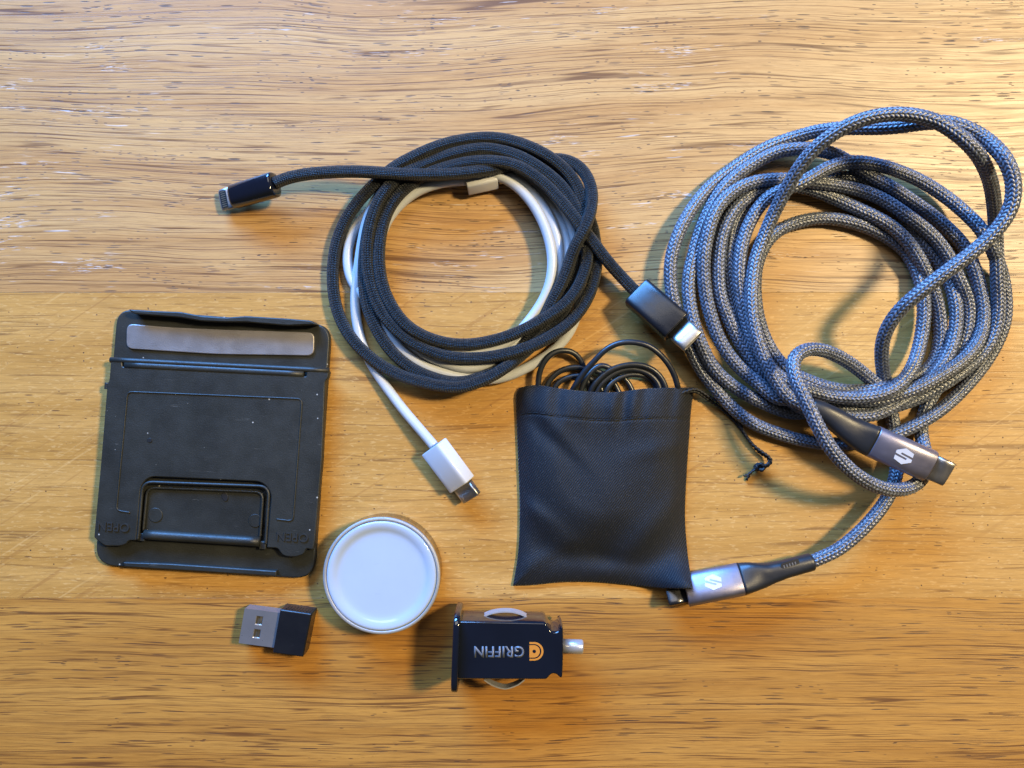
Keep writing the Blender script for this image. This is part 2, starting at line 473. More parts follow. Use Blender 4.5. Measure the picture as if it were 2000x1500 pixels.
def oak(name, seed, kind):
    """kind: 'open' wavy open grain with filled pores, 'quiet' fine board with rays, 'dash' short dark strokes"""
    m, nt, b = new_mat(name); g = NT(nt)
    oc = g.n('ShaderNodeTexCoord').outputs['Object']
    mm = g.scalev(oc, 1000, 1000, 1000, (seed * 137.0, seed * 71.0, 0))     # millimetres
    sx = g.n('ShaderNodeSeparateXYZ'); g.L(mm, sx.inputs[0])
    x, y = sx.outputs[0], sx.outputs[1]
    amp = {'open': 15.0, 'quiet': 5.0, 'dash': 7.0}[kind]
    w1 = g.math('MULTIPLY', g.math('SUBTRACT', g.noise(g.scalev(mm, 0.008, 0.012), 1.0, 1.5, 0.45), 0.5), amp)
    w2 = g.math('MULTIPLY', g.math('SUBTRACT', g.noise(g.scalev(mm, 0.022, 0.06), 1.0, 2.0, 0.5), 0.5), 2.2 if kind != 'quiet' else 1.4)
    yy = g.math('ADD', y, g.math('ADD', w1, w2))
    def vec(a, c, off=0.0):
        cb = g.n('ShaderNodeCombineXYZ')
        g.L(g.math('MULTIPLY', x, a), cb.inputs[0]); g.L(g.math('MULTIPLY_ADD', yy, c, off), cb.inputs[1])
        return cb.outputs[0]
    # broad tone bands, medium streaks, fine fibre
    band = g.noise(vec(0.006, 0.10, 3.1), 1.0, 3, 0.55)
    streak = g.noise(vec(0.05, 0.95, 9.2), 1.0, 4, 0.62)
    fibre = g.noise(vec(0.14, 3.0, 1.7), 1.0, 3, 0.7)
    light = {'open': (0.49, 0.300, 0.120), 'quiet': (0.465, 0.255, 0.070), 'dash': (0.420, 0.208, 0.044)}[kind]
    deep = {'open': (0.385, 0.205, 0.070), 'quiet': (0.375, 0.190, 0.042), 'dash': (0.320, 0.142, 0.026)}[kind]
    c = g.mix(g.smooth(band, 0.32, 0.68), deep, light)
    c = g.mix(g.math('MULTIPLY', g.smooth(streak, 0.48, 0.70), 0.30), c, tuple(v * 0.66 for v in deep))
    c = g.mix(g.math('MULTIPLY', g.smooth(streak, 0.30, 0.50, 1, 0), 0.35), c, tuple(min(1, v * 1.18) for v in light))
    c = g.mix(g.math('MULTIPLY', g.smooth(fibre, 0.50, 0.66), 0.42), c, tuple(v * 0.66 for v in deep))
    c = g.mix(g.math('MULTIPLY', g.smooth(fibre, 0.46, 0.32), 0.25), c, tuple(min(1, v * 1.2) for v in light))
    # long thin dark growth lines: iso-lines of a stretched noise
    def lines(a, cc, off, width, lo, hi, strength):
        n = g.noise(vec(a, cc, off), 1.0, 1.0, 0.4)
        ph = g.math('MULTIPLY', n, 9.0)
        fr = g.math('ABSOLUTE', g.math('SUBTRACT', g.math('FRACT', ph), 0.5))
        ln = g.smooth(fr, width * 0.15, width, 1, 0)
        gate = g.smooth(g.noise(vec(0.022, 0.5, off * 3.3), 1.0, 3, 0.65), lo, hi)
        return g.math('MULTIPLY', g.math('MULTIPLY', ln, gate), strength)
    if kind == 'open':
        l1 = lines(0.0035, 0.26, 4.4, 0.16, 0.34, 0.58, 0.85); l2 = lines(0.006, 0.50, 8.8, 0.17, 0.42, 0.62, 0.7)
    elif kind == 'dash':
        l1 = lines(0.005, 0.42, 4.4, 0.16, 0.40, 0.56, 0.85); l2 = lines(0.008, 0.75, 8.8, 0.17, 0.42, 0.58, 0.75)
    else:
        l1 = lines(0.005, 0.16, 4.4, 0.12, 0.46, 0.62, 0.55); l2 = lines(0.010, 0.55, 8.8, 0.15, 0.46, 0.62, 0.50)
    ln = g.math('MAXIMUM', l1, l2)
    c = g.mix(ln, c, (0.090, 0.032, 0.012))
    # pores: short dashes from stretched cells, gathered in drifts
    def dashes(lx, ly, thick, thr, off, cl, lo, hi):
        v = g.n('ShaderNodeTexVoronoi'); v.inputs['Scale'].default_value = 1.0; v.inputs['Randomness'].default_value = 1.0
        g.L(vec(1.0 / lx, 1.0 / ly, off), v.inputs['Vector'])
        d = g.smooth(v.outputs['Distance'], thick * 0.70, thick, 1, 0)
        hs = g.n('ShaderNodeSeparateColor'); g.L(v.outputs['Color'], hs.inputs[0])
        gate = g.math('GREATER_THAN', hs.outputs[0], thr)
        cn = g.smooth(g.noise(vec(cl[0], cl[1], off * 1.7), 1.0, 2, 0.55), lo, hi)
        return g.math('MULTIPLY', g.math('MULTIPLY', d, gate), cn), hs.outputs[1]
    if kind == 'open':
        d1, r1 = dashes(6.5, 0.55, 0.26, 0.22, 2.2, (0.035, 0.22), 0.585, 0.64)
        d2, _ = dashes(2.6, 0.55, 0.26, 0.60, 5.5, (0.03, 0.16), 0.50, 0.60)
        d3, _ = dashes(9.0, 0.75, 0.26, 0.55, 7.7, (0.012, 0.10), 0.36, 0.56)
    elif kind == 'dash':
        d1, r1 = dashes(15.0, 0.85, 0.22, 0.35, 2.2, (0.010, 0.05), 0.38, 0.56)
        d2, _ = dashes(3.2, 0.60, 0.28, 0.55, 5.5, (0.05, 0.25), 0.58, 0.64)
        d3, _ = dashes(24.0, 1.1, 0.19, 0.45, 7.7, (0.02, 0.07), 0.38, 0.56)
    else:
        d1, r1 = dashes(2.2, 2.3, 0.12, 0.45, 2.2, (0.02, 0.06), 0.38, 0.56)
        d2, _ = dashes(2.0, 0.8, 0.22, 0.80, 5.5, (0.03, 0.12), 0.52, 0.60)
        d3, _ = dashes(7.0, 0.9, 0.22, 0.72, 7.7, (0.02, 0.08), 0.50, 0.62)
    if kind == 'open':
        # pale filler left around some drifts of pores
        fm = g.smooth(g.noise(vec(0.035, 0.22, 2.2 * 1.7), 1.0, 2, 0.55), 0.60, 0.68)
        ff = g.smooth(g.noise(vec(0.30, 2.6, 6.6), 1.0, 3, 0.6), 0.52, 0.64)
        side = g.smooth(g.noise(g.scalev(mm, 0.010, 0.016), 1.0, 1, 0.4), 0.42, 0.58)
        c = g.mix(g.math('MULTIPLY', g.math('MULTIPLY', fm, ff), g.math('MULTIPLY', side, 0.65)), c, (0.56, 0.57, 0.60))
        w = g.smooth(g.noise(vec(0.07, 1.2, 12.6), 1.0, 3, 0.6), 0.64, 0.72)
        c = g.mix(g.math('MULTIPLY', g.math('MULTIPLY', w, side), 0.5), c, (0.66, 0.66, 0.66))
    pc = (0.035, 0.022, 0.018) if kind == 'open' else (0.060, 0.024, 0.010)
    por = g.math('MAXIMUM', g.math('MULTIPLY', d1, 0.95), g.math('MAXIMUM', g.math('MULTIPLY', d2, 0.85), g.math('MULTIPLY', d3, 0.78)))
    c = g.mix(por, c, pc)
    if kind == 'quiet':
        # medullary rays: pale and dark slanting flecks towards one end
        rot = g.n('ShaderNodeMapping'); g.L(mm, rot.inputs[0]); rot.inputs['Rotation'].default_value = (0, 0, math.radians(-33))
        rv = g.n('ShaderNodeMapping'); g.L(rot.outputs[0], rv.inputs[0]); rv.inputs['Scale'].default_value = (0.018, 0.55, 1)
        rn = g.noise(rv.outputs[0], 1.0, 2, 0.5, 0.15)
        gate = g.smooth(g.noise(g.scalev(mm, 0.012, 0.02), 1.0, 1, 0.5), 0.44, 0.6)
        c = g.mix(g.math('MULTIPLY', g.math('MULTIPLY', g.smooth(rn, 0.60, 0.68), gate), 0.45), c, (0.26, 0.115, 0.028))
        c = g.mix(g.math('MULTIPLY', g.math('MULTIPLY', g.smooth(rn, 0.36, 0.30), gate), 0.30), c, (0.62, 0.40, 0.16))
        # little transverse flecks
        fl = g.noise(g.scalev(mm, 0.35, 1.6), 1.0, 3, 0.6, 0.6)
        c = g.mix(g.math('MULTIPLY', g.smooth(fl, 0.56, 0.66), 0.40), c, (0.60, 0.38, 0.15))
    g.L(c, b.inputs['Base Color'])
    rr = g.math('ADD', g.smooth(streak, 0.3, 0.7, 0.36, 0.47), g.math('MULTIPLY', por, 0.2))
    g.L(rr, b.inputs['Roughness'])
    b.inputs['Specular IOR Level'].default_value = 0.42
    h = g.math('SUBTRACT', g.math('MULTIPLY', fibre, 0.35), g.math('ADD', g.math('MULTIPLY', ln, 0.6), g.math('MULTIPLY', por, 1.0)))
    h = g.math('ADD', h, g.math('MULTIPLY', streak, 0.5))
    g.L(g.bump(h, 0.30, 0.00012), b.inputs['Normal'])
    return m

# ------------------------------------------------------------------ the table
table = bpy.data.objects.new("table", None); C.objects.link(table)
table['label'] = 'oiled oak table top glued up from wide boards'; table['kind'] = 'structure'
SEAM_A = P(0, 571)[1]; SEAM_B = P(0, 1168)[1]
edges = [SEAM_B - 190, SEAM_B - 96, SEAM_B, SEAM_A, SEAM_A + 96, SEAM_A + 190, SEAM_A + 285]
kinds = ['dash', 'dash', 'quiet', 'open', 'open', 'quiet']
mats = {'dash': oak('oak_dark_strokes', 1.7, 'dash'), 'quiet': oak('oak_fine_rays', 3.3, 'quiet'), 'open': oak('oak_open_grain', 5.2, 'open')}
for k in range(6):
    y0, y1 = edges[k] + 0.02, edges[k + 1] - 0.02
    V, F, S = prism_world([(-420, y0), (420, y0), (420, y1), (-420, y1)], -22, 0, 0.06)
    me = mesh_np('board', V, F, S)
    link('board', me, mats[kinds[k]], table)

# ------------------------------------------------------------------ cable paths
# control points: photo x, photo y, stacking order, least height of the centre (mm)
def seq(pts, h=0.0, z=0.0):
    return [(p[0], p[1], p[2] if len(p) > 2 else h, p[3] if len(p) > 3 else z) for p in pts]

BLACK = (
 seq([(536,358,30,8),(560,348,30,7.5),(600,340,30,7),(650,336,30,7),(700,335,30,7.5),(750,338,30,8.5),(800,341,30,9),(860,341,29,8),(900,339,28,7),(940,334,24,4),(985,327,12)], 30)
 + seq([(1040,318),(1091,310,12),(1128,322,14),(1149,348,20),(1157,380,26),(1154,412,28),(1141,449,28),(1123,481,27),(1101,545,24),(1083,580,20),(1069,609,14),(1056,636,12),(1034,662,11),(1004,700,11),(976,722,14)], 11)  # D
 + seq([(946,734),(911,746),(876,746),(834,734),(800,717),(765,687),(738,648),(720,608),(712,570),(710,530),(714,480),(724,430),(742,388),(768,350),(805,318),(850,296),(905,285),(960,284),(1016,298),(1062,320),(1100,352),(1125,395),(1135,440),(1134,490),(1128,524),(1115,562),(1108,595),(1088,630),(1050,665),(1005,705)], 13)  # L3 -> H -> W
 + seq([(960,735),(915,753),(890,757),(854,753),(806,742),(758,722),(718,694),(683,656),(662,616),(652,576),(650,530),(654,490),(662,460),(676,428),(694,401),(715,376),(739,353),(768,328),(810,305),(866,282),(922,271),(964,269),(1016,280),(1064,301),(1096,324),(1120,350),(1134,380),(1144,410),(1157,440)], 15)  # L4 -> A
 + seq([(1163,475),(1165,520),(1158,556),(1144,590),(1120,623),(1088,650),(1044,674),(1002,688),(960,697),(904,700),(862,694),(806,669),(766,637),(739,600),(725,560),(718,524),(718,476),(726,428),(742,388),(770,352),(800,334),(831,320),(866,306),(908,295),(950,290),(992,298),(1016,306),(1056,329),(1096,362),(1118,395),(1132,425)], 18)  # R2 -> L2 -> B
 + seq([(1145,465),(1148,500),(1141,532),(1128,564),(1104,594),(1072,617),(1032,640),(992,657),(960,666),(918,673),(869,670),(822,654),(790,632),(766,600),(750,566),(742,532),(740,492),(748,436),(766,396),(790,369),(815,350),(845,336),(887,323),(922,316),(964,315),(1006,322),(1026,332),(1064,359),(1096,393),(1120,422),(1135,443,21)], 21)  # R1 -> L1 -> C
 + seq([(1150,461),(1168,486),(1190,514),(1215,542,24,5),(1241,569,24,5.6)], 23)
)
WHITE = (
 seq([(849,872,5,5),(820,838,5,4),(790,803,5,3),(762,766),(740,735),(720,702),(705,668),(697,630),(694,600),(695,560),(701,516),(706,480),(714,440),(726,405),(747,372),(780,345),(820,325),(870,312),(920,310),(970,317),(1010,330),(1050,352),(1085,386),(1110,424),(1122,458),(1130,500),(1135,550),(1130,600),(1115,645),(1092,675),(1060,700),(1024,721),(985,737),(945,742),(905,738),(860,727),(822,712),(790,688),(758,653),(735,612),(715,582),(697,566)], 5)
 + seq([(684,542),(678,508),(681,476),(694,444),(715,420),(740,390),(780,352),(830,330),(900,322),(960,327),(1000,338),(1032,354),(1065,385),(1090,420),(1105,460),(1108,510),(1100,560),(1080,610),(1055,650),(1020,685),(980,712),(940,728),(900,726),(860,712),(825,695),(790,668),(758,630),(738,590),(726,545),(722,500),(728,450),(745,410),(775,375),(815,350),(860,335),(910,328),(960,337)], 3)
 + seq([(1000,347),(1035,372),(1062,405),(1080,440),(1090,480),(1091,520),(1083,560),(1065,600),(1040,638),(1005,672),(965,705),(918,720),(880,712),(835,695),(795,665),(762,622),(742,575),(736,530),(738,485),(750,445),(772,405),(805,368),(850,342),(900,334),(945,337)], 6)
 + seq([(985,348,6,5.5),(1008,363,6,4),(1032,387),(1052,417),(1067,450),(1077,488),(1079,520),(1073,558),(1060,588),(1040,618),(1015,648),(990,670),(950,686),(900,695),(850,684),(808,664),(776,634),(752,596),(740,556),(735,515),(738,480),(748,446),(768,414),(797,385),(831,366),(875,355),(911,353,8,2.9)], 8)
)
# grey braided cable, end to end
GREY = (
 seq([(1600,801,11,12.5),(1568,790,10,11),(1539,776,9,8),(1518,748,9),(1496,707,9),(1479,664,9),(1468,604,9),(1469,548,9),(1476,504,9),(1490,468,9),(1506,428,9,6),(1526,388,9.2,10),(1543,356,9.4,14),(1562,326,9.5,18),(1590,291,9.5,21),(1624,264,9.5,24),(1662,242,9.6,26),(1708,227,9.7,27),(1770,223,9.8,28),(1831,238,9.8,29),(1875,266,9.8,28),(1912,304,9.5,25),(1933,348,9.4,21),(1942,400,9.2,15),(1944,440,7,10),(1946,480,6),(1948,540,6),(1950,590,6),(1945,640,6)], 9)  # F, V
 + seq([(1927,681),(1887,719),(1833,756),(1767,788),(1710,800),(1660,800),(1610,790),(1580,805),(1550,808),(1532,804),(1484,784),(1448,765),(1414,741),(1388,712),(1369,672),(1357,640),(1349,604),(1344,568),(1347,530),(1356,492),(1368,450),(1386,408),(1410,370),(1440,341),(1480,315),(1520,296),(1560,290),(1600,293),(1635,303),(1672,326),(1708,348),(1745,368),(1782,393),(1819,419),(1856,451),(1884,482),(1903,525)], 4.2)  # t6a Q2 O2 M2
 + seq([(1916,575),(1921,615),(1913,662),(1881,703),(1833,735),(1780,762),(1720,780),(1680,783),(1630,775),(1590,765),(1560,775),(1530,782),(1508,774),(1484,752),(1448,722),(1419,688),(1400,652),(1388,616),(1379,580),(1375,544),(1375,500),(1382,460),(1394,420),(1410,394),(1432,374),(1460,359),(1490,352),(1525,350),(1560,352),(1592,356),(1625,360),(1659,366),(1690,375),(1720,387),(1770,420),(1819,458),(1850,497),(1872,545)], 5.6)  # t5 Q3 s3 M3
 + seq([(1890,590,2),(1889,640,1.5),(1872,690,1.2),(1840,740,1),(1812,790,.6),(1798,835,.6),(1803,868,.6,2),(1810,903,5,5),(1801,936,12,10),(1778,953,12,15),(1750,958,12,18),(1720,953,12,20),(1688,938,12.5,22),(1656,914,12.5,23),(1624,878,13,24),(1600,838,13,24),(1580,796,13,24),(1562,758,13,24),(1549,726,13,23),(1549,700,13,21),(1568,684,12,18),(1600,682,11,15),(1640,697,9,11),(1672,718,5,7),(1700,741,.7,2.1),(1728,765,.5),(1738,788,.4),(1722,806,.4),(1690,812,.4)], 2)  # t4 K
 + seq([(1640,806),(1590,792),(1540,770),(1505,735),(1475,690),(1452,645),(1437,600),(1428,560),(1424,520),(1426,480),(1432,445),(1448,412),(1478,388),(1520,372),(1560,362),(1600,352),(1640,345),(1671,348),(1698,360),(1730,383),(1757,412),(1785,450),(1815,490),(1840,520),(1857,555)], 1.4)  # Q4b s4b M5
 + seq([(1868,600),(1867,640),(1857,680),(1835,720),(1800,755),(1750,790),(1700,812),(1650,812),(1600,806),(1560,795),(1525,765),(1484,722),(1458,688),(1436,652),(1420,616),(1407,580),(1403,540),(1404,500),(1410,460),(1424,425),(1442,400),(1470,378),(1505,365),(1540,362),(1575,367),(1622,384),(1671,406),(1733,437),(1770,469),(1796,506),(1814,545)], 4.8)  # t3 Q4 s4 M4
 + seq([(1830,590),(1836,630),(1836,670),(1825,708),(1795,733),(1755,750,3.0),(1710,759,3.2),(1665,764,3.2),(1620,758,3.2),(1580,744,3.2),(1545,728,3.2),(1522,706,3.2),(1501,676,3.2),(1486,640,3.2),(1477,600,3),(1474,550,2.6),(1480,510,2.4),(1496,474,2.2),(1520,450,2),(1560,433,2),(1600,426,2.5),(1640,429,2.8),(1683,440,3),(1733,463,3.2),(1770,492,3.4),(1791,528,3.6)], 3.6)  # t2 S7 M6
 + seq([(1803,570),(1805,610),(1801,650),(1789,700),(1770,738),(1735,766),(1690,776),(1640,776),(1590,766),(1555,752),(1520,735),(1495,708),(1472,670),(1457,625),(1447,580),(1443,545),(1444,510),(1450,474),(1464,434),(1484,402),(1506,380),(1540,368),(1570,355),(1600,337,7),(1622,325,7.5),(1671,316,7.5),(1733,327,7.5),(1794,351,7.5),(1844,382,7.5),(1881,412,7.5),(1918,450,7),(1940,490,7)], 6)  # t1 Q5 s5 M1
 + seq([(1955,530),(1962,570),(1963,620),(1950,662),(1928,702),(1887,754),(1833,804),(1785,832),(1740,850),(1690,862),(1645,867),(1600,866),(1568,861),(1520,847),(1472,828),(1436,802),(1400,762),(1369,722),(1350,683),(1334,645),(1318,600),(1310,555),(1310,510),(1320,470),(1338,430),(1360,396),(1386,366),(1420,338),(1452,316),(1490,292),(1530,275),(1560,266,3,6),(1597,256,4,11),(1650,250,6,16),(1708,250,8,20),(1757,247,9,23),(1807,240,9,25),(1856,240,9,28)], 3)  # t6b Q1 Oa
 + seq([(1900,256,9,31),(1936,280,9.2,33),(1964,312,11,33),(1980,358,14,32),(1974,407,14,30),(1945,451,14,28),(1905,488,14,26),(1856,525,14,25),(1815,556,14,24),(1775,588,14,23),(1742,624,13,20),(1724,664,10,15),(1722,700,5,9),(1727,738,.5,2.1),(1738,790,.2),(1748,850,.2),(1753,900,.3,2.5),(1748,938,.5,4),(1731,977,.5,7.5),(1709,1007,.5,9),(1677,1041,.5,8.5),(1635,1075,.5,7),(1588,1096,.5,6)], 14)  # U -> P2
)
THIN = (
 seq([(1180,1010),(1150,960),(1120,900),(1080,860),(1055,810,2),(1051,760,3,3),(1054,726,4,6),(1065,703,5,9),(1082,688,5,10),(1101,684,5,9),(1122,689,5,6),(1135,705,3,4),(1143,725,1,2),(1150,755,1),(1160,810),(1140,860),(1100,860)], 1)
 + seq([(1064,800),(1067,755,3),(1080,735,4),(1101,721,4),(1123,717,4),(1144,719,3),(1167,725,2),(1185,735,1.5),(1202,752,1.5),(1215,800),(1190,860),(1120,860)], 2)
 + seq([(1082,800),(1084,754,2),(1099,741,2),(1118,735,2),(1138,734,1.5),(1158,742,1),(1176,762,1),(1180,820),(1150,850),(1110,820)], 1.5)
 + seq([(1112,775,6),(1124,752,7,3),(1142,725,8,5),(1161,705,8,7),(1180,685,8,9),(1205,671,8,10),(1232,668,8,11),(1266,675,8,10),(1294,697,8,8),(1313,724,8,6),(1323,752,8,4),(1327,790,6),(1300,850),(1220,880),(1160,840)], 4)
 + seq([(1150,790,5),(1155,759,6,3),(1172,738,6,3),(1194,722,6,4),(1218,714,6,5),(1243,712,6,5),(1266,717,6,4),(1285,730,6,4),(1298,750,6,3),(1302,790,5),(1260,860),(1190,840)], 4)
 + seq([(1164,790),(1168,758,5),(1184,741,5,2),(1205,727,5,3),(1228,721,5,3),(1253,724,5,3),(1274,735,4),(1288,755,4),(1284,800),(1240,850),(1195,820)], 3)
 + seq([(1182,780),(1186,757,4),(1200,744,4),(1216,735,4),(1237,731,4),(1258,734,3),(1275,744,3),(1284,760,2),(1270,820),(1220,840),(1150,800,1),(1133,775,1),(1140,748,2),(1158,722,3),(1175,712,2),(1195,722,1),(1225,745,.5),(1240,790,.5),(1200,850)], 2)
)
CABLES = {'black': (BLACK, 1.78), 'white': (WHITE, 1.5), 'grey': (GREY, 1.95), 'thin': (THIN, 0.86)}
order_boost = {'white': 0.0, 'black': 10.0, 'grey': 0.0, 'thin': 60.0}

def solve_paths():
    samp = {}; off = 0
    for k, (ct, r) in CABLES.items():
        c = catmull(ct, 6.0)
        c = np.stack([np.interp(np.linspace(0, 1, len(c)), np.linspace(0, 1, len(c)), c[:, i]) for i in range(4)], 1)
        d = np.concatenate([[0], np.cumsum(np.linalg.norm(np.diff(c[:, :2], axis=0), axis=1))])
        n = int(d[-1] / 6.0); t = np.linspace(0, d[-1], n)
        c = np.stack([np.interp(t, d, c[:, i]) for i in range(4)], 1)
        e0, e1 = c[0].copy(), c[-1].copy()
        c[:, :2] = gauss(c[:, :2], 2.2 if k != 'thin' else 1.2)
        c[:, 3] = gauss(c[:, 3], 2.0); c[0, :2] = e0[:2]; c[-1, :2] = e1[:2]
        samp[k] = c
    names = list(samp)
    A = np.vstack([samp[k] for k in names]); cid = np.concatenate([[i] * len(samp[k]) for i, k in enumerate(names)])
    idx = np.concatenate([np.arange(len(samp[k])) for k in names])
    rad = np.concatenate([[CABLES[k][1]] * len(samp[k]) for k in names])
    h = np.concatenate([samp[k][:, 2] + order_boost[k] for k in names])
    zmin = np.maximum(A[:, 3], rad)
    # the stiff coils do not lie flat: their sides spring clear of the table
    ramp = lambda v, a, b: np.clip((v - a) / (b - a), 0, 1)
    px_, py_ = A[:, 0], A[:, 1]
    spring = {'grey': 5.0 * ramp(px_, 1540, 1400) * ramp(py_, 330, 430) * ramp(py_, 840, 700), 'white': 3.2 * ramp(px_, 960, 1080) * ramp(py_, 720, 600), 'black': 3.0 * ramp(px_, 980, 1080) * ramp(py_, 740, 620), 'thin': 0 * px_}
    for i_, k in enumerate(names): zmin = np.where(cid == i_, np.maximum(zmin, rad + spring[k]), zmin)
    z = zmin.copy()
    bounds = []; o = 0
    for k in names: bounds.append((o, o + len(samp[k]))); o += len(samp[k])
    for outer in range(5):
        f = (CAM_H - z) / CAM_H / PX
        X = (A[:, 0] - 1000) * f; Y = (750 - A[:, 1]) * f
        I, J, S = [], [], []
        for a in range(0, len(X), 800):
            b = slice(a, a + 800)
            d2 = (X[b, None] - X[None]) ** 2 + (Y[b, None] - Y[None]) ** 2
            R = rad[b, None] + rad[None]
            m = d2 < (R * 0.97) ** 2
            ii, jj = np.nonzero(m); ii2 = ii + a
            keep = ((cid[ii2] != cid[jj]) | (np.abs(idx[ii2] - idx[jj]) > 12)) & (h[ii2] < h[jj])
            I.append(ii2[keep]); J.append(jj[keep]); S.append(np.sqrt(R[ii, jj] ** 2 - d2[ii, jj])[keep] * 0.93)
        I, J, S = map(np.concatenate, (I, J, S))
        n_ = len(z); S = S * 0.92
        cnt = np.maximum(1, np.maximum(np.bincount(I, minlength=n_), np.bincount(J, minlength=n_)))
        for it in range(120):
            z = z + 0.05 * (zmin - z)
            for rep_ in range(2):
                viol = np.maximum(0, z[I] + S - z[J])
                up = np.bincount(J, viol, n_); dn = np.bincount(I, viol, n_)
                mu = np.zeros(n_); np.maximum.at(mu, J, viol)
                md = np.zeros(n_); np.maximum.at(md, I, viol)
                z = z + 0.5 * mu - 0.4 * md
                z = np.maximum(z, rad)
            for a, b in bounds: z[a:b] = gauss(z[a:b], 4.0)
            z = np.maximum(z, rad)
        for a, b in bounds: z[a:b] = np.maximum(gauss(z[a:b], 2.5), rad[a:b])
        for a, b in bounds:                                # ends stay where the plugs hold them
            for e, d_ in ((a, 1), (b - 1, -1)):
                for q in range(14):
                    t = max(0.0, 1 - q / 14) ** 1.5; i_ = e + d_ * q; z[i_] = z[i_] * (1 - t) + zmin[i_] * t
    f = (CAM_H - z) / CAM_H / PX
    X = (A[:, 0] - 1000) * f; Y = (750 - A[:, 1]) * f
    out = {}
    a, b = bounds[names.index('thin')]                     # inside the pouch the thin cable lies flat
    inside = np.clip((A[a:b, 1] - 752) / 30, 0, 1)
    z[a:b] = z[a:b] * (1 - inside) + np.minimum(z[a:b], 2.2) * inside
    f = (CAM_H - z) / CAM_H / PX; X = (A[:, 0] - 1000) * f; Y = (750 - A[:, 1]) * f
    for k, (a, b) in zip(names, bounds): out[k] = np.stack([X[a:b], Y[a:b], z[a:b]], 1)
    for k in out:
      print('slope', k, float(np.abs(np.diff(out[k][:,2])).max()))
      print('path', k, len(out[k]), 'zmax', round(float(out[k][:, 2].max()), 1), 'zmean', round(float(out[k][:, 2].mean()), 1))
    return out
PATHS = solve_paths()
def fine(p, step):
    p = catmull(p, step * 0.9); return resample(gauss(p, 1.5), step)

# ------------------------------------------------------------------ black braided cable
blk = thing('black_braided_cable', 'coiled black knitted charging cable lying on top of the white cable', 'charging cable', 900, 520)
tube('sleeve', fine(PATHS['black'], 0.45), 1.78, 28, M['knit'], blk, uv=True)
pb = PATHS['black']
# small phone plug at the left end
a = pb[0] + (pb[0] - pb[3]) / np.linalg.norm(pb[0] - pb[3]) * (-0.3)
fr = Frame(P(538, 360, 8.2), P(455, 385, 3.6), 0)
pl = barrel('plug_body', fr, [(0, 2.6, 1.9, 2.6), (0.05, 3.3, 2.6, 2.8), (0.35, 3.55, 2.85, 2.8), (0.7, 3.6, 2.9, 2.8), (fr.L - .8, 3.5, 2.8, 2.8), (fr.L - .2, 3.3, 2.5, 2.8), (fr.L, 2.9, 2.1, 2.8)], M['black_gloss'], blk)
tongue = barrel('plug_tongue', fr, [(fr.L - .3, 3.2, .75, 4), (fr.L + 3.9, 3.2, .75, 4), (fr.L + 4.3, 3.0, .6, 3.4), (fr.L + 4.5, 2.6, .4, 3)], M['usb_steel'], blk)
ins = plate('contact_inset', fr, rounded([(fr.L + 1.6, -2.6), (fr.L + 3.9, -2.6), (fr.L + 3.9, 2.6), (fr.L + 1.6, 2.6)], .5), .76, .03, M['slot'], tongue)
for q in range(8):
    y = -2.15 + q * 4.3 / 7
    plate('contact', fr, [(fr.L + 1.95, y - .16), (fr.L + 3.45, y - .16), (fr.L + 3.45, y + .16), (fr.L + 1.95, y + .16)], .79, .03, M['gold'], tongue)
def usb_c_tip(fr, x0, L, hw, hh, parent, mat, open_end=True):
    t = barrel('plug_tip', fr, [(x0 - .3, hw, hh, 4.5), (x0 + L - .3, hw, hh, 4.5), (x0 + L - .08, hw - .1, hh - .1, 4.5), (x0 + L, hw - .25, hh - .25, 4.5),
                                (x0 + L - .05, hw - .4, hh - .4, 4.5), (x0 + L - 2.0, hw - .4, hh - .4, 4.5)], mat, parent)
    return t
fr = Frame(P(1243, 571, 5.8), P(1322, 640, 10.6), 0)
barrel('plug_body', fr, ends(0, fr.L, 4.75, 3.0, 6.0, .35), M['black_satin'], blk)
usb_c_tip(fr, fr.L, 6.2, 3.75, 1.3, blk, M['steel'])

# ------------------------------------------------------------------ white cable
wht = thing('white_cable', 'coiled smooth white charging cable underneath the black knitted cable', 'charging cable', 900, 540)
tube('cord', fine(PATHS['white'], 0.8), 1.5, 28, M['white_cable'], wht)
fr = Frame(P(847, 872, 5.2), P(903, 947, 5.0), 36)
barrel('plug_body', fr, ends(0, fr.L, 4.15, 2.55, 7.0, .28), M['white_plug'], wht)
usb_c_tip(fr, fr.L, 4.9, 3.6, 1.25, wht, M['steel'])
fr = Frame(P(909, 353, 2.9), P(968, 340, 2.7), -24)
barrel('plug_body', fr, ends(0, fr.L, 4.1, 2.45, 7.0, .28), M['white_plug'], wht)
usb_c_tip(fr, fr.L, 4.9, 3.6, 1.25, wht, M['steel'])

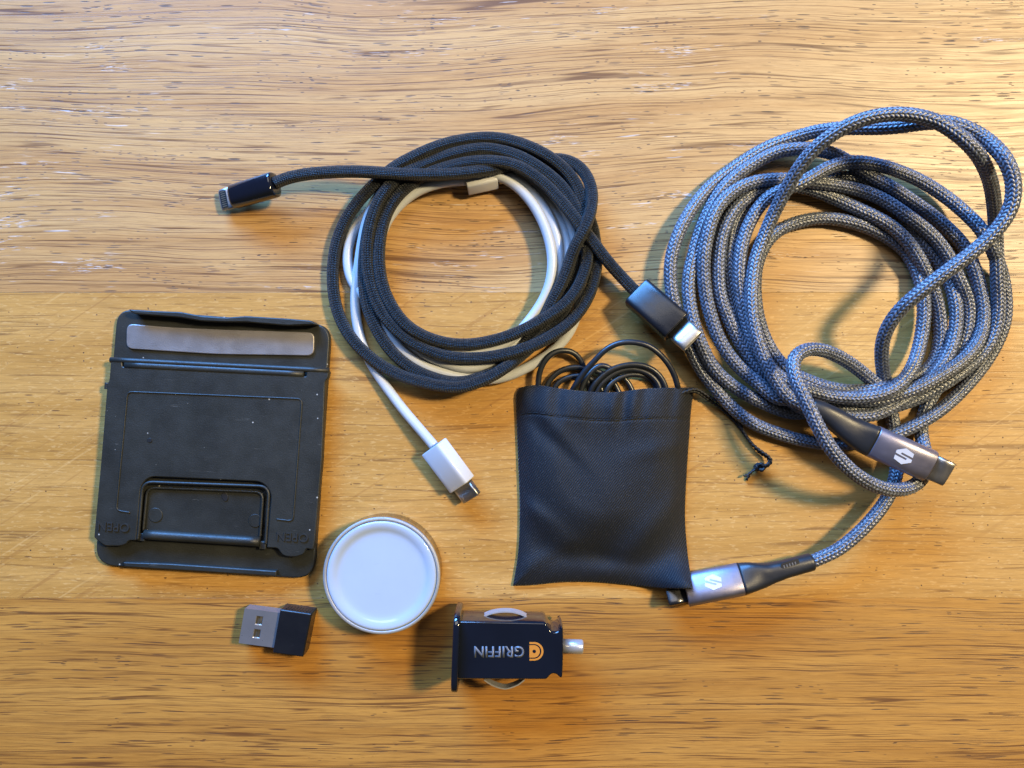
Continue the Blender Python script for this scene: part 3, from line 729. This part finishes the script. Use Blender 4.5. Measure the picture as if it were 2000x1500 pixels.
# ------------------------------------------------------------------ grey braided cable
gry = thing('grey_braided_cable', 'thick grey herringbone braided cable in a loose heap of loops at the right', 'charging cable', 1640, 600)
NCOL, PITCH = 12, 1.22
def braid_parts(s, a):
    col = a / (2 * np.pi) * NCOL + 0 * s
    k = np.floor(col); f = col - k
    sg = np.where(k % 2 == 0, 1.0, -1.0)
    ph = s / PITCH + sg * (f - 0.5) * 0.85 + np.where(k % 2 == 0, 0.25, 0.0)
    return k, f, ph
def braid_disp(s, a):
    k, f, ph = braid_parts(s, a); q = ph - np.floor(ph)
    hgt = np.sqrt(np.clip(1 - (2 * q - 1) ** 2, 0, 1)) ** 0.9
    env = np.sqrt(np.clip(1 - 0.8 * (2 * f - 1) ** 2, 0, 1))
    return 0.50 * hgt * env - 0.34
def braid_attr(s, a):
    k, f, ph = braid_parts(s, a)
    hsh = np.sin(np.floor(ph) * 12.9898 + k * 78.233) * 43758.5453
    v = hsh - np.floor(hsh)
    q = ph - np.floor(ph)
    core = np.clip(1 - np.abs(2 * q - 1) * 1.15, 0, 1) ** 0.7      # pale filament middle; shade of the gaps between strands painted in
    return np.clip(0.02 + 0.80 * core * (0.45 + 0.75 * v), 0, 1)
tube('sleeve', fine(PATHS['grey'], 0.22), 1.84, 60, M['braid'], gry, disp=braid_disp, attr=braid_attr)

def silver_plug(fr, L, hw, hh, path_in, widths, flip, tipmat='steel'):
    """aluminium shell with logo, steel tip and tapering rubber boot; path_in runs from shell back to the cable"""
    secs = ends(0, L, hw, hh, 3.0, .3)
    body = barrel('plug_shell', fr, secs, M['alu'], gry)
    # mark: a hexagon with two slanting slots
    hexa = [(-.27, .5), (-.03, .5), (-.20, -.17), (-.10, -.22), (.10, .5), (.27, .5), (.5, 0), (.27, -.5), (.03, -.5), (.20, .17), (.10, .22), (-.10, -.5), (-.27, -.5), (-.5, 0)]
    s = 4.7; cx = L * 0.50
    ca, sa = math.cos(math.radians(flip)), math.sin(math.radians(flip))
    pts = [(cx + s * (q[0] * ca - q[1] * sa), s * (q[0] * sa + q[1] * ca)) for q in hexa]
    plate('logo', fr, pts, hh - 0.01, .05, M['logo'], body)
    tip = usb_c_tip(fr, L, 5.6, 3.65, 1.3, gry, M[tipmat])
    # boot
    pts = catmull(np.array(path_in), 0.9); pts = gauss(pts, 1.0)
    T, N, B = frames(pts)
    n = len(pts); sec = []
    for i in range(n):
        t = i / (n - 1)
        ww = np.interp(t, [w_[0] for w_ in widths], [w_[1] for w_ in widths])
        hh_ = np.interp(t, [w_[0] for w_ in widths], [w_[2] for w_ in widths])
        z = np.array([0, 0, 1.0]); z -= T[i] * (z @ T[i]); z /= np.linalg.norm(z); y = np.cross(z, T[i])
        bl = min(1, t * 3); yy = fr.y * (1 - bl) * (-1 if fr.y @ y < 0 else 1) + y * bl; yy /= np.linalg.norm(yy)
        sec.append((pts[i], yy, np.cross(T[i], yy), ww, hh_, 3.2 - 1.0 * t))
    last = sec[-1]; sec[-1] = (last[0], last[1], last[2], last[3] - .25, last[4] - .25, last[5])
    sec.insert(-1, (last[0] - T[-1] * .3, last[1], last[2], last[3], last[4], last[5]))
    return loft('strain_relief', sec, M['boot'], gry)
# upper plug, on the heap
fr = Frame(P(1703, 861, 14.0), P(1815, 910, 15.5), 14)
silver_plug(fr, fr.L, 4.6, 3.0, [fr.p(0), fr.p(-3), P(1655, 836, 13.4), P(1628, 817, 13), P(1600, 801, 12.6), P(1584, 795, 12.0)], [(0, 4.5, 2.9), (.12, 4.4, 2.8), (.45, 3.6, 2.7), (.75, 2.9, 2.7), (1, 2.65, 2.6)], 100)
# lower plug, tucked under the pouch
fr = Frame(P(1447, 1131, 6.0), P(1338, 1153, 4.4), 31)
bt = silver_plug(fr, fr.L, 4.75, 3.0, [fr.p(0), fr.p(-3), P(1490, 1123, 6.2), P(1530, 1112, 6.3), P(1560, 1104, 6.2), P(1586, 1097, 6)], [(0, 4.7, 2.9), (.15, 4.3, 2.8), (.42, 3.0, 2.6), (.6, 2.6, 2.6), (1, 2.55, 2.6)], 78, 'shaded_steel')
bf = Frame(P(1525, 1106, 8.6), P(1560, 1095, 8.6), 0)
plate('vent_slot_shade', bf, rounded([(0, -.75), (bf.L, -.75), (bf.L, .75), (0, .75)], .7), .12, .12, M['slot'], bt)  # flat near-black plate, shade inside the slot given by colour
for q in range(5): add_box('vent_rib', bf, (.7 + q * .85, 1.0 + q * .85, -.7, .1, .1, .3), M['usb_steel'], bt)

# ------------------------------------------------------------------ thin cable in the pouch
thn = thing('thin_black_cable', 'thin smooth black cable looping out of the mouth of the pouch', 'cable', 1190, 740)
tube('cord', fine(PATHS['thin'], 0.5), 0.86, 16, M['thin_cable'], thn)

# ------------------------------------------------------------------ pouch
pou = thing('drawstring_pouch', 'small square black satin drawstring pouch with a thin cable inside', 'pouch', 1180, 950)
Lp = np.array([(1014, 757), (1008, 770), (1009, 820), (1012, 900), (1015, 1000), (1012, 1080), (1002, 1144)], float)
Rp = np.array([(1356, 757), (1350, 800), (1347, 840), (1341, 930), (1338, 1010), (1343, 1080), (1353, 1150)], float)
Tp = np.array([(1014, 757), (1045, 752), (1090, 758), (1140, 764), (1200, 766), (1260, 759), (1320, 757), (1356, 757)], float)
Bp = np.array([(1002, 1144), (1040, 1143), (1100, 1137), (1160, 1137), (1220, 1142), (1290, 1149), (1353, 1150)], float)
def along(poly, n):
    c = catmull(np.hstack([poly, np.zeros((len(poly), 1))]), 3)[:, :2]
    d = np.concatenate([[0], np.cumsum(np.linalg.norm(np.diff(c, axis=0), axis=1))]); t = np.linspace(0, d[-1], n)
    return np.stack([np.interp(t, d, c[:, i]) for i in range(2)], 1)
NU, NV = 130, 150
Lc, Rc, Tc, Bc = along(Lp, NV), along(Rp, NV), along(Tp, NU), along(Bp, NU)
u = np.linspace(0, 1, NU)[None, :, None]; v = np.linspace(0, 1, NV)[:, None, None]
G = (1 - v) * Tc[None] + v * Bc[None] + (1 - u) * Lc[:, None] + u * Rc[:, None] - ((1 - u) * (1 - v) * Tc[0] + u * (1 - v) * Tc[-1] + (1 - u) * v * Bc[0] + u * v * Bc[-1])
u = u[:, :, 0]; v = v[:, :, 0]
def ss(x, a, b):
    t = np.clip((x - a) / (b - a), 0, 1); return t * t * (3 - 2 * t)
edge = np.minimum(np.minimum(u, 1 - u) / 0.10, (1 - v) / 0.10)
env = np.sqrt(np.clip(edge, 0, 1)) if False else 1 - (1 - np.clip(edge, 0, 1)) ** 2.2
# the coil inside: a rounded hump, flat corners at the bottom
ax, ay = (u - 0.52) / 0.52, (v - 0.36) / 0.50
rr = (np.abs(ax) ** 2.6 + np.abs(ay) ** 2.6) ** (1 / 2.6)
hump = 1 - ss(rr, 0.52, 1.12)
Z = 0.9 + env * (1.5 + 4.9 * hump)
# soft folds
fold = lambda cx, cy, ang, wdt, ln, amp: amp * np.exp(-(((u - cx) * math.sin(ang) + (v - cy) * math.cos(ang)) / wdt) ** 2) * np.exp(-(((u - cx) * math.cos(ang) - (v - cy) * math.sin(ang)) / ln) ** 2)
Z += 1.2 * env * (fold(.22, .28, -.65, .05, .28, -.9) + fold(.34, .34, -.75, .06, .3, .7) + fold(.18, .72, -.6, .06, .26, .8) + fold(.78, .72, .75, .07, .3, .9) + fold(.70, .62, .7, .09, .3, -.5)
            + fold(.45, .86, -.1, .05, .25, -.7) + fold(.08, .62, -.5, .04, .16, .6) + fold(.86, .30, .2, .05, .2, .5) + fold(.55, .5, .9, .16, .4, .5) + fold(.12, .88, .4, .05, .2, .5))
# mouth: front lip lifted over the cable, gathers in the hem
mouth = 1 - ss(v, 0.0, 0.30)
Z += env * mouth * 1.4
gath = np.sin(u * 2 * np.pi * 6.3 + 1.3 * np.sin(u * 9.0) + v * 2.0) * 0.42 * (0.6 + 0.8 * np.sin(u * 7.1 + .6) ** 2) + np.sin(u * 2 * np.pi * 10.7 + 1.0 + 2 * v) * 0.12
Z += gath * (1 - ss(v, 0.06, 0.24)) * np.clip(edge, 0, 1)
seam = np.exp(-((v - 0.145 - 0.012 * u) / 0.006) ** 2)
Z -= 0.28 * seam * np.clip(edge * 2, 0, 1)
# the lower right corner rides over the cable plug beneath it
lift = np.exp(-np.maximum(0, (0.98 - u) / 0.16) ** 2 - ((v - 1.02) / 0.12) ** 2)
Z = np.maximum(Z, 0.55) + 9.6 * lift
def sheet(name, Zs, parent, flip=False):
    f = (CAM_H - Zs) / CAM_H / PX
    V = np.stack([(G[..., 0] - 1000) * f, (750 - G[..., 1]) * f, Zs], -1).reshape(-1, 3)
    F = [(i * NU + j, i * NU + j + 1, (i + 1) * NU + j + 1, (i + 1) * NU + j) for i in range(NV - 1) for j in range(NU - 1)]
    if not flip: F = [tuple(reversed(q)) for q in F]
    me = mesh_np(name, V, F, True)
    ul = me.uv_layers.new(name='UVMap')
    li = np.empty(len(me.loops), np.int32); me.loops.foreach_get('vertex_index', li)
    uu = np.broadcast_to(u * 52.0, (NV, NU)).reshape(-1); vv = np.broadcast_to(v * 60.0, (NV, NU)).reshape(-1)
    ul.data.foreach_set('uv', np.stack([uu[li], vv[li]], 1).astype(np.float32).reshape(-1))
    o = link(name, me, M['fabric'], parent)
    md = o.modifiers.new('cloth', 'SOLIDIFY'); md.thickness = 0.0004; md.offset = 0 if False else -1
    return o
sheet('front_panel', Z, pou)
Zb = np.full_like(Z, 0.45) + 0 * u
Zb2 = np.minimum(Zb + 9.4 * lift, Z - 0.45)
Zb2 = np.maximum(Zb2, 0.42)
sheet('back_panel', Zb2, pou)
# row of stitches along the hem
sv = 0.145; V_, F_ = [], []
row = int(sv * (NV - 1))
pt = []
for j in range(3, NU - 3):
    i = int((0.145 + 0.012 * j / NU) * (NV - 1)); k = (CAM_H - Z[i, j] - .15) / CAM_H / PX
    pt.append([(G[i, j, 0] - 1000) * k, (750 - G[i, j, 1]) * k, Z[i, j] + 0.12])
pt = gauss(np.array(pt), 1.5)
tube('stitching', resample(pt, 0.4), np.where((np.arange(len(resample(pt, .4))) % 6) < 4, 0.10, 0.03), 6, M['cord'], pou)
# drawstring
def cord(name, ctrl, rad, parent, tw=0.0):
    c = catmull(np.array([list(P(q[0], q[1], q[2])) for q in ctrl]), 0.5); c = resample(gauss(c, 1.5), 0.25)
    return tube(name, c, rad, 12, M['cord'], parent, disp=lambda s, a: 0.13 * np.sin(2 * (a + s * 2.6)))
ds = cord('drawstring', [(1330, 770, 3.5), (1356, 764, 3.5), (1380, 778, 2.2), (1410, 799, 1.3), (1440, 829, .8), (1462, 858, .9), (1484, 884, 1.3), (1500, 894, 1.8), (1504, 903, 2.2), (1493, 910, 1.8), (1480, 914, 1.2)], 0.42, pou)
cord('drawstring', [(1330, 768, 4.2), (1358, 760, 4), (1384, 774, 3.0), (1412, 792, 2.4), (1438, 817, 2.0), (1453, 844, 1.7), (1468, 866, 1.6), (1486, 881, 2.2), (1503, 893, 2.6), (1507, 902, 2.4), (1496, 912, 1.6), (1483, 917, 1.0)], 0.40, pou)
kt = []
for i in range(60):
    t = i / 59 * 2 * np.pi * 1.6
    c = P(1484, 912, 1.6); kt.append(c + np.array([math.cos(t) * 1.15, math.sin(t) * .85, math.sin(t * 1.5) * .75]))
kn = tube('knot', resample(gauss(np.array(kt), 1), .2), 0.5, 12, M['cord'], pou, disp=lambda s, a: 0.12 * np.sin(2 * (a + s * 2.6)))
cord('cord_end', [(1480, 914, 1.4), (1470, 919, 1.0), (1463, 928, .7), (1458, 938, .5)], 0.36, pou)
cord('cord_end', [(1478, 915, 1.4), (1467, 922, 1.5), (1461, 927, 1.6), (1453, 930, 1.8)], 0.30, pou)

# ------------------------------------------------------------------ folding phone stand
st = thing('folding_phone_stand', 'scuffed flat black folding phone stand with a grey metal strip and the word OPEN twice', 'phone stand', 420, 870)
base = px_prism('base_plate', rounded([(229, 603), (646, 634), (612, 1131), (184, 1104)], [30, 36, 36, 42], 7), 0.0, 2.4, M['stand'], st, .45)
px_prism('top_lip', rounded([(249, 604), (300, 607), (352, 609), (395, 617), (440, 620), (480, 617), (560, 622), (608, 626), (618, 634), (560, 636), (480, 629), (440, 629), (392, 627), (350, 620), (262, 613)], 5, 3), 2.0, 6.6, M['stand'], st, .35)
px_prism('bottom_lip', rounded([(240, 1098), (330, 1101), (540, 1115), (540, 1126), (330, 1113), (243, 1108)], 2, 3), 1.2, 4.4, M['stand'], st, .4)
px_prism('metal_strip', rounded([(247, 632), (330, 639), (420, 643), (614, 649), (613, 695), (420, 692), (246, 681)], [14, 30, 30, 14, 14, 30, 14], 5), 2.2, 3.1, M['strip'], st, .25)
PZ = 4.9
panel = px_prism('back_panel', rounded([(216, 704), (238, 705), (239, 716), (598, 735), (599, 722), (643, 724), (641, 738), (635, 746), (629, 900), (615, 1055), (612, 1074), (598, 1072), (594, 1083), (575, 1089), (552, 1086), (542, 1071), (521, 1070),
    (530, 962), (512, 941), (292, 931), (275, 948), (266, 1056), (252, 1056), (247, 1063), (236, 1067), (205, 1067), (194, 1059), (183, 1050), (197, 900), (209, 750), (213, 742)],
    [4, 2, 2, 2, 2, 4, 4, 4, 20, 6, 3, 3, 6, 10, 8, 4, 2, 14, 16, 16, 14, 2, 3, 5, 6, 8, 5, 4, 20, 4, 4], 4), 2.6, PZ, M['stand'], st, .35)
def rod(name, pts, r, parent, mat=None, n=14):
    c = catmull(np.array([list(P(*q)) for q in pts]), 1.0) if len(pts) > 2 else np.array([P(*pts[0]) + (P(*pts[1]) - P(*pts[0])) * t for t in np.linspace(0, 1, 12)])
    return tube(name, c, r, n, mat or M['stand'], parent)
rod('hinge_pin', [(216, 703, 4.3), (643, 724, 4.3)], 0.85, st)
rod('hinge_barrel', [(246, 713, 4.0), (594, 731, 4.0)], 1.25, st)
def polyline_tube(name, pts, z, r, parent, rad=10):
    q = rounded(pts, rad, 5)[6:-6] if False else None
    P2 = [np.array(p, float) for p in pts]; out = [P2[0]]
    for i in range(1, len(P2) - 1):
        a_, p_, b_ = P2[i - 1], P2[i], P2[i + 1]
        la, lb = np.linalg.norm(a_ - p_), np.linalg.norm(b_ - p_); t = min(rad, la * .45, lb * .45)
        p0, p1 = p_ + (a_ - p_) / la * t, p_ + (b_ - p_) / lb * t
        for k in range(6):
            s = k / 5; out.append((1 - s) ** 2 * p0 + 2 * s * (1 - s) * p_ + s * s * p1)
    out.append(P2[-1])
    c = np.array([P(p[0], p[1], z) for p in out]); c = resample(c, 0.4)
    return tube(name, c, r, 10, M['stand'], parent)
polyline_tube('raised_outline', [(254, 1001), (227, 997), (249, 765), (590, 779), (572, 1018), (540, 1014)], PZ, 0.26, panel, 10)
polyline_tube('flap_rim', [(269, 1054), (277, 940), (522, 949), (520, 1066)][:1] + [(271, 1040), (279, 941), (526, 950), (519, 1062)], PZ - .2, 0.45, panel, 20)
polyline_tube('flap_rim', [(280, 1036), (288, 952), (514, 961), (508, 1048)], PZ - 1.2, 0.4, panel, 16)
flap = px_prism('kick_flap', rounded([(290, 950), (514, 959), (508, 1052), (277, 1040)], [14, 14, 3, 3], 5), 2.3, 3.2, M['stand'], st, .2)
for cx, cy, r in ((303, 1006, 14), (498, 1017, 13)):
    px_prism('moulding_disc', [(cx + r * math.cos(t), cy + r * math.sin(t)) for t in np.linspace(0, 2 * math.pi, 28, endpoint=False)], 3.1, 3.42, M['stand'], flap, .12)
px_prism('moulding_mark', [(439 + 9 * math.cos(t) * .55 + 8 * math.sin(t) * .5, 970 + 9 * math.sin(t) * .9 - 4 * math.cos(t)) for t in np.linspace(0, 2 * math.pi, 20, endpoint=False)], 3.1, 3.4, M['slot'], flap, .1)
px_prism('moulding_pip', [(292 + 5 * math.cos(t), 860 + 4.5 * math.sin(t)) for t in np.linspace(0, 2 * math.pi, 16, endpoint=False)], PZ - .1, PZ + .15, M['slot'], panel, .08)
rod('flap_hinge', [(283, 1044, 4.4), (508, 1058, 4.4)], 1.45, st, n=20)
for cx, cy in ((276, 1050), (513, 1066)):
    px_prism('hinge_socket', rounded([(cx - 7, cy - 9), (cx + 7, cy - 8), (cx + 6, cy + 8), (cx - 8, cy + 7)], 2, 2), 2.2, 4.5, M['stand'], st, .3)
    px_prism('socket_hole_shade', [(cx - 3, cy - 4), (cx + 3, cy - 4), (cx + 3, cy + 4), (cx - 3, cy + 4)], 4.4, 4.53, M['slot'], st, .02)  # flat near-black patch, shade of the hole painted on
M['emboss'] = simple('raised_black_lettering', (0.024, 0.025, 0.025), 0.28, spec=0.6)
for cx, cy, rot in ((222, 1028, 183.5), (571, 1048, 183.5)):
    c0 = P(cx, cy, PZ); ca, sa = math.cos(math.radians(-rot)), math.sin(math.radians(-rot))
    text_mesh('lettering', 'OPEN', 3.6, .34, (lambda x, y, z, c0=c0, ca=ca, sa=sa: (c0[0] + x * ca - y * sa, c0[1] + x * sa + y * ca, PZ - .03 + z)), M['emboss'], panel, squeeze=1.02, weight=0.0)
rod('side_pin', [(211, 748, 3.6), (210, 760, 3.6)], 0.9, st)

# ------------------------------------------------------------------ charging puck
pk = thing('charging_puck', 'round white charging puck with a silver rim', 'charging puck', 745, 1125)
PH = 8.6
cx, cy, _ = P(745, 1125, PH)
def lathe(name, prof, mat, parent, m=128, cap=True):
    V, F = [], []
    for r, z in prof:
        for i in range(m):
            t = 2 * math.pi * i / m; V.append((cx + r * math.cos(t), cy + r * math.sin(t), z))
    for k in range(len(prof) - 1):
        for i in range(m):
            j = (i + 1) % m; F.append((k * m + i, k * m + j, (k + 1) * m + j, (k + 1) * m + i))
    sm = [True] * len(F)
    if cap: F.append(tuple((len(prof) - 1) * m + i for i in range(m))); sm.append(True)
    me = mesh_np(name, V, F, sm); fix_normals(me)
    return link(name, me, mat, parent)
R0 = 114.6 / PX * (CAM_H - PH) / CAM_H
lathe('case', [(R0 - 1.2, 0.05), (R0 - .5, 0.2), (R0 - .1, .8), (R0 - .05, PH - 1.5), (R0 - .05, PH - .9)], M['puck_side'], pk)
lathe('rim', [(R0 - .05, PH - .95), (R0, PH - .8), (R0, PH - .25), (R0 - .2, PH - .05), (R0 - .75, PH), (R0 - .95, PH - .1), (R0 - 1.0, PH - .6)], M['puck_rim'], pk, cap=False)
Rw = 107.3 / PX * (CAM_H - PH) / CAM_H
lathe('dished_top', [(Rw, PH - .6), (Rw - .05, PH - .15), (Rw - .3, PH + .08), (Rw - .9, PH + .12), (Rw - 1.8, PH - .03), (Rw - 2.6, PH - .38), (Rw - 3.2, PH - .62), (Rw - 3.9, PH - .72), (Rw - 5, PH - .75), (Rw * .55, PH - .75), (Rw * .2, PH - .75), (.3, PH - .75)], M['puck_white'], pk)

# ------------------------------------------------------------------ usb dongle
dg = thing('usb_dongle', 'tiny black receiver dongle with a square metal plug', 'usb dongle', 540, 1230)
cap = px_prism('cap', rounded([(547, 1190), (609, 1199), (592, 1284), (532, 1276)], 3, 4), 0.0, 6.3, M['black_satin'], dg, .45)
# grip ridges on the side facing up the picture
fr = Frame(P(549, 1190, 6.3), P(608, 1199, 6.3), 0)
for q in range(9): add_box('grip_rib', fr, (1.0 + q * .85, 1.4 + q * .85, 0.0, .14, -4.6, -1.2), M['black_satin'], cap)
# plug: open-topped sheet with two windows
a_, b_ = P(478, 1188, 5.0), P(547, 1197, 5.0); c_ = P(466, 1256, 5.0)
fx = (b_ - a_); Lx = np.linalg.norm(fx); fx /= Lx
fy = (c_ - a_); Wy = np.linalg.norm(fy); fy /= Wy
def dloc(x, y, z): return a_ + fx * x + fy * y + np.array([0, 0, z - 5.0])
hx = (3.9, 5.7); h1 = (1.9, 4.2); h2 = (Wy - 4.6, Wy - 2.3)
xs = [0, hx[0], hx[1], Lx + .6]; ys = [0, h1[0], h1[1], h2[0], h2[1], Wy]
V, F = [], []
def quad(a, b, c, d):
    n = len(V); V.extend([a, b, c, d]); F.append((n, n + 1, n + 2, n + 3))
for i in range(3):
    for j in range(5):
        x0, x1, y0, y1 = xs[i], xs[i + 1], ys[j], ys[j + 1]
        if i == 1 and j in (1, 3):
            for (p, q) in (((x0, y0), (x1, y0)), ((x1, y0), (x1, y1)), ((x1, y1), (x0, y1)), ((x0, y1), (x0, y0))):
                quad(dloc(*p, 5.0), dloc(*q, 5.0), dloc(*q, 4.5), dloc(*p, 4.5))
        else: quad(dloc(x0, y0, 5.0), dloc(x1, y0, 5.0), dloc(x1, y1, 5.0), dloc(x0, y1, 5.0))
x1 = xs[-1]
for (p, q) in (((0, 0), (x1, 0)), ((x1, 0), (x1, Wy)), ((x1, Wy), (0, Wy)), ((0, Wy), (0, 0))):
    quad(dloc(*p, 5.0), dloc(*q, 5.0), dloc(*q, .6), dloc(*p, .6))
quad(dloc(0, 0, .6), dloc(x1, 0, .6), dloc(x1, Wy, .6), dloc(0, Wy, .6))
me = mesh_np('plug_shell', V, F, False)
bm = bmesh.new(); bm.from_mesh(me); bmesh.ops.remove_doubles(bm, verts=bm.verts, dist=1e-6); bmesh.ops.recalc_face_normals(bm, faces=bm.faces); bm.to_mesh(me); bm.free()
shell = link('plug_shell', me, M['usb_steel'], dg)
md = shell.modifiers.new('edge', 'BEVEL'); md.width = 0.00022; md.segments = 2; md.limit_method = 'ANGLE'
V = [dloc(x, y, z) for z in (4.3, 4.46) for x, y in ((.4, .4), (Lx, .4), (Lx, Wy - .4), (.4, Wy - .4))]
me = mesh_np('plug_core', V, [(0, 3, 2, 1), (4, 5, 6, 7), (0, 1, 5, 4), (1, 2, 6, 5), (2, 3, 7, 6), (3, 0, 4, 7)], False)
M['core'] = simple('plug_core_plastic', (0.05, 0.045, 0.035), 0.5)
link('plug_core', me, M['core'], shell)
for (y0, y1) in (h1, h2):
    V = [dloc(x, y, z) for z in (4.44, 4.62) for x, y in ((hx[0] + .9, y0), (hx[1], y0), (hx[1], y1 - .3), (hx[0] + .9, y1 - .3))]
    me = mesh_np('spring_tab', V, [(0, 3, 2, 1), (4, 5, 6, 7), (0, 1, 5, 4), (1, 2, 6, 5), (2, 3, 7, 6), (3, 0, 4, 7)], False)
    link('spring_tab', me, M['gold'], shell)

# ------------------------------------------------------------------ car charger
cc = thing('car_charger', 'glossy black car socket charger with grey GRIFFIN lettering and a round orange emblem', 'car charger', 990, 1262)
TZ = 15.0
body_px = [(893, 1213), (1066, 1216), (1071, 1224), (1077, 1233), (1086, 1235), (1093, 1230), (1097, 1222), (1100, 1228), (1101, 1262), (1099, 1322), (1096, 1326), (1092, 1323), (1087, 1318), (1080, 1316), (1074, 1320), (1068, 1328), (893, 1327)]
fr = Frame(P(890, 1270, 9), P(1100, 1273, 9), 0)
outl = rounded(body_px, [2, 8, 6, 8, 8, 6, 3, 3, 20, 3, 3, 6, 6, 8, 8, 6, 2], 4)
xy = [P(p[0], p[1], TZ)[:2] for p in outl]
V = []; F = []; S = []
prof = [(0.9, 3.0), (0.15, 4.0), (0.0, 5.2), (-0.25, 9.0), (0.0, TZ - 1.0), (0.06, TZ - .45), (0.25, TZ - .12), (0.5, TZ)]
xy = [q for i, q in enumerate(xy) if np.linalg.norm(q - xy[i - 1]) > 0.03][::-1]
n = len(xy)
for d, z in prof:
    for q in offset_poly(xy, d): V.append((q[0], q[1], z))
for k in range(len(prof) - 1):
    for i in range(n):
        j = (i + 1) % n; F.append((k * n + i, k * n + j, (k + 1) * n + j, (k + 1) * n + i)); S.append(True)
o_ = (len(prof) - 1) * n
for a, b, c in cap_tris([V[o_ + i] for i in range(n)]): F.append((o_ + a, o_ + b, o_ + c)); S.append(False)
for a, b, c in cap_tris([V[i] for i in range(n)]): F.append((c, b, a)); S.append(False)
me = mesh_np('body', V, F, S)
bod = link('body', me, M['black_gloss'], cc)
# end flange: an upright rounded plate
fl = Frame(P(887, 1262, 8.7), P(900, 1262.5, 8.7), 0)
barrel('end_flange', fl, ends(0, 1.9, 11.35, 8.6, 5.0, .45), M['black_gloss'], cc, m=72)
# nose contact
tp = Frame(P(1098, 1262, 9.5), P(1139, 1263.5, 9.5), 0)
barrel('tip_contact', tp, [(-1, 2.05, 2.05, 2), (tp.L - .5, 2.05, 2.05, 2), (tp.L - .1, 1.85, 1.85, 2), (tp.L, 1.5, 1.5, 2)], M['chrome'], cc)
# side springs: bowed metal straps standing off the long sides
def strap(pts, z0, z1):
    V, F = [], []
    c = catmull(np.array([[*P(p[0], p[1], (z0 + z1) / 2)[:2], 0] for p in pts]), .4)
    n_ = len(c); T = np.gradient(c, axis=0); T /= np.linalg.norm(T, axis=1)[:, None]; Nn = np.stack([-T[:, 1], T[:, 0]], 1)
    for i in range(n_):
        for dd, z in ((-.17, z0), (.17, z0), (.17, z1), (-.17, z1)): V.append((c[i, 0] + Nn[i, 0] * dd, c[i, 1] + Nn[i, 1] * dd, z))
    for i in range(n_ - 1):
        for k in range(4): F.append((i * 4 + k, i * 4 + (k + 1) % 4, i * 4 + 4 + (k + 1) % 4, i * 4 + 4 + k))
    F += [(0, 1, 2, 3), tuple(4 * n_ - 4 + k for k in range(4))]
    me = mesh_np('contact_spring', V, F, False); fix_normals(me)
    link('contact_spring', me, M['chrome'], cc)
strap([(938, 1206), (950, 1199), (966, 1194), (984, 1192), (1003, 1193), (1020, 1198), (1034, 1206)], 7.2, 10.6)
strap([(946, 1324), (960, 1333), (975, 1339), (988, 1341), (1000, 1338), (1012, 1333), (1024, 1324)], 7.2, 10.6)
cpt = P(974.5, 1272, TZ)
text_mesh('lettering', 'GRIFFIN', 4.35, .03, lambda x, y, z: (cpt[0] - x, cpt[1] - y, TZ + .02 + z), M['grey_print'], bod, squeeze=0.93, weight=0.022)
# emblem: half-round badge with a ring and a hollow centre
def dshape(x0, cx_, r, n=28, ymul=1.0):
    pts = [(x0, -r * ymul)]
    for t in np.linspace(-math.pi / 2, math.pi / 2, n): pts.append((cx_ + r * math.cos(t), r * ymul * math.sin(t)))
    pts.append((x0, r * ymul)); return pts
ef = Frame(P(1034, 1272, TZ), P(1062, 1272, TZ), 0)
e1 = plate('emblem', ef, dshape(0, 1.35, 2.6, ymul=1.0), .02, .03, M['orange_print'], bod)
plate('emblem_ring', ef, dshape(-.01, 1.3, 2.05), .055, .02, M['black_gloss'], e1)
plate('emblem_centre', ef, dshape(0, 1.2, 1.75), .08, .02, M['orange_print'], e1)
plate('emblem_dot', ef, [(1.35 + .5 * math.cos(t), .5 * math.sin(t)) for t in np.linspace(0, 2 * math.pi, 18, endpoint=False)], .105, .02, M['black_gloss'], e1)
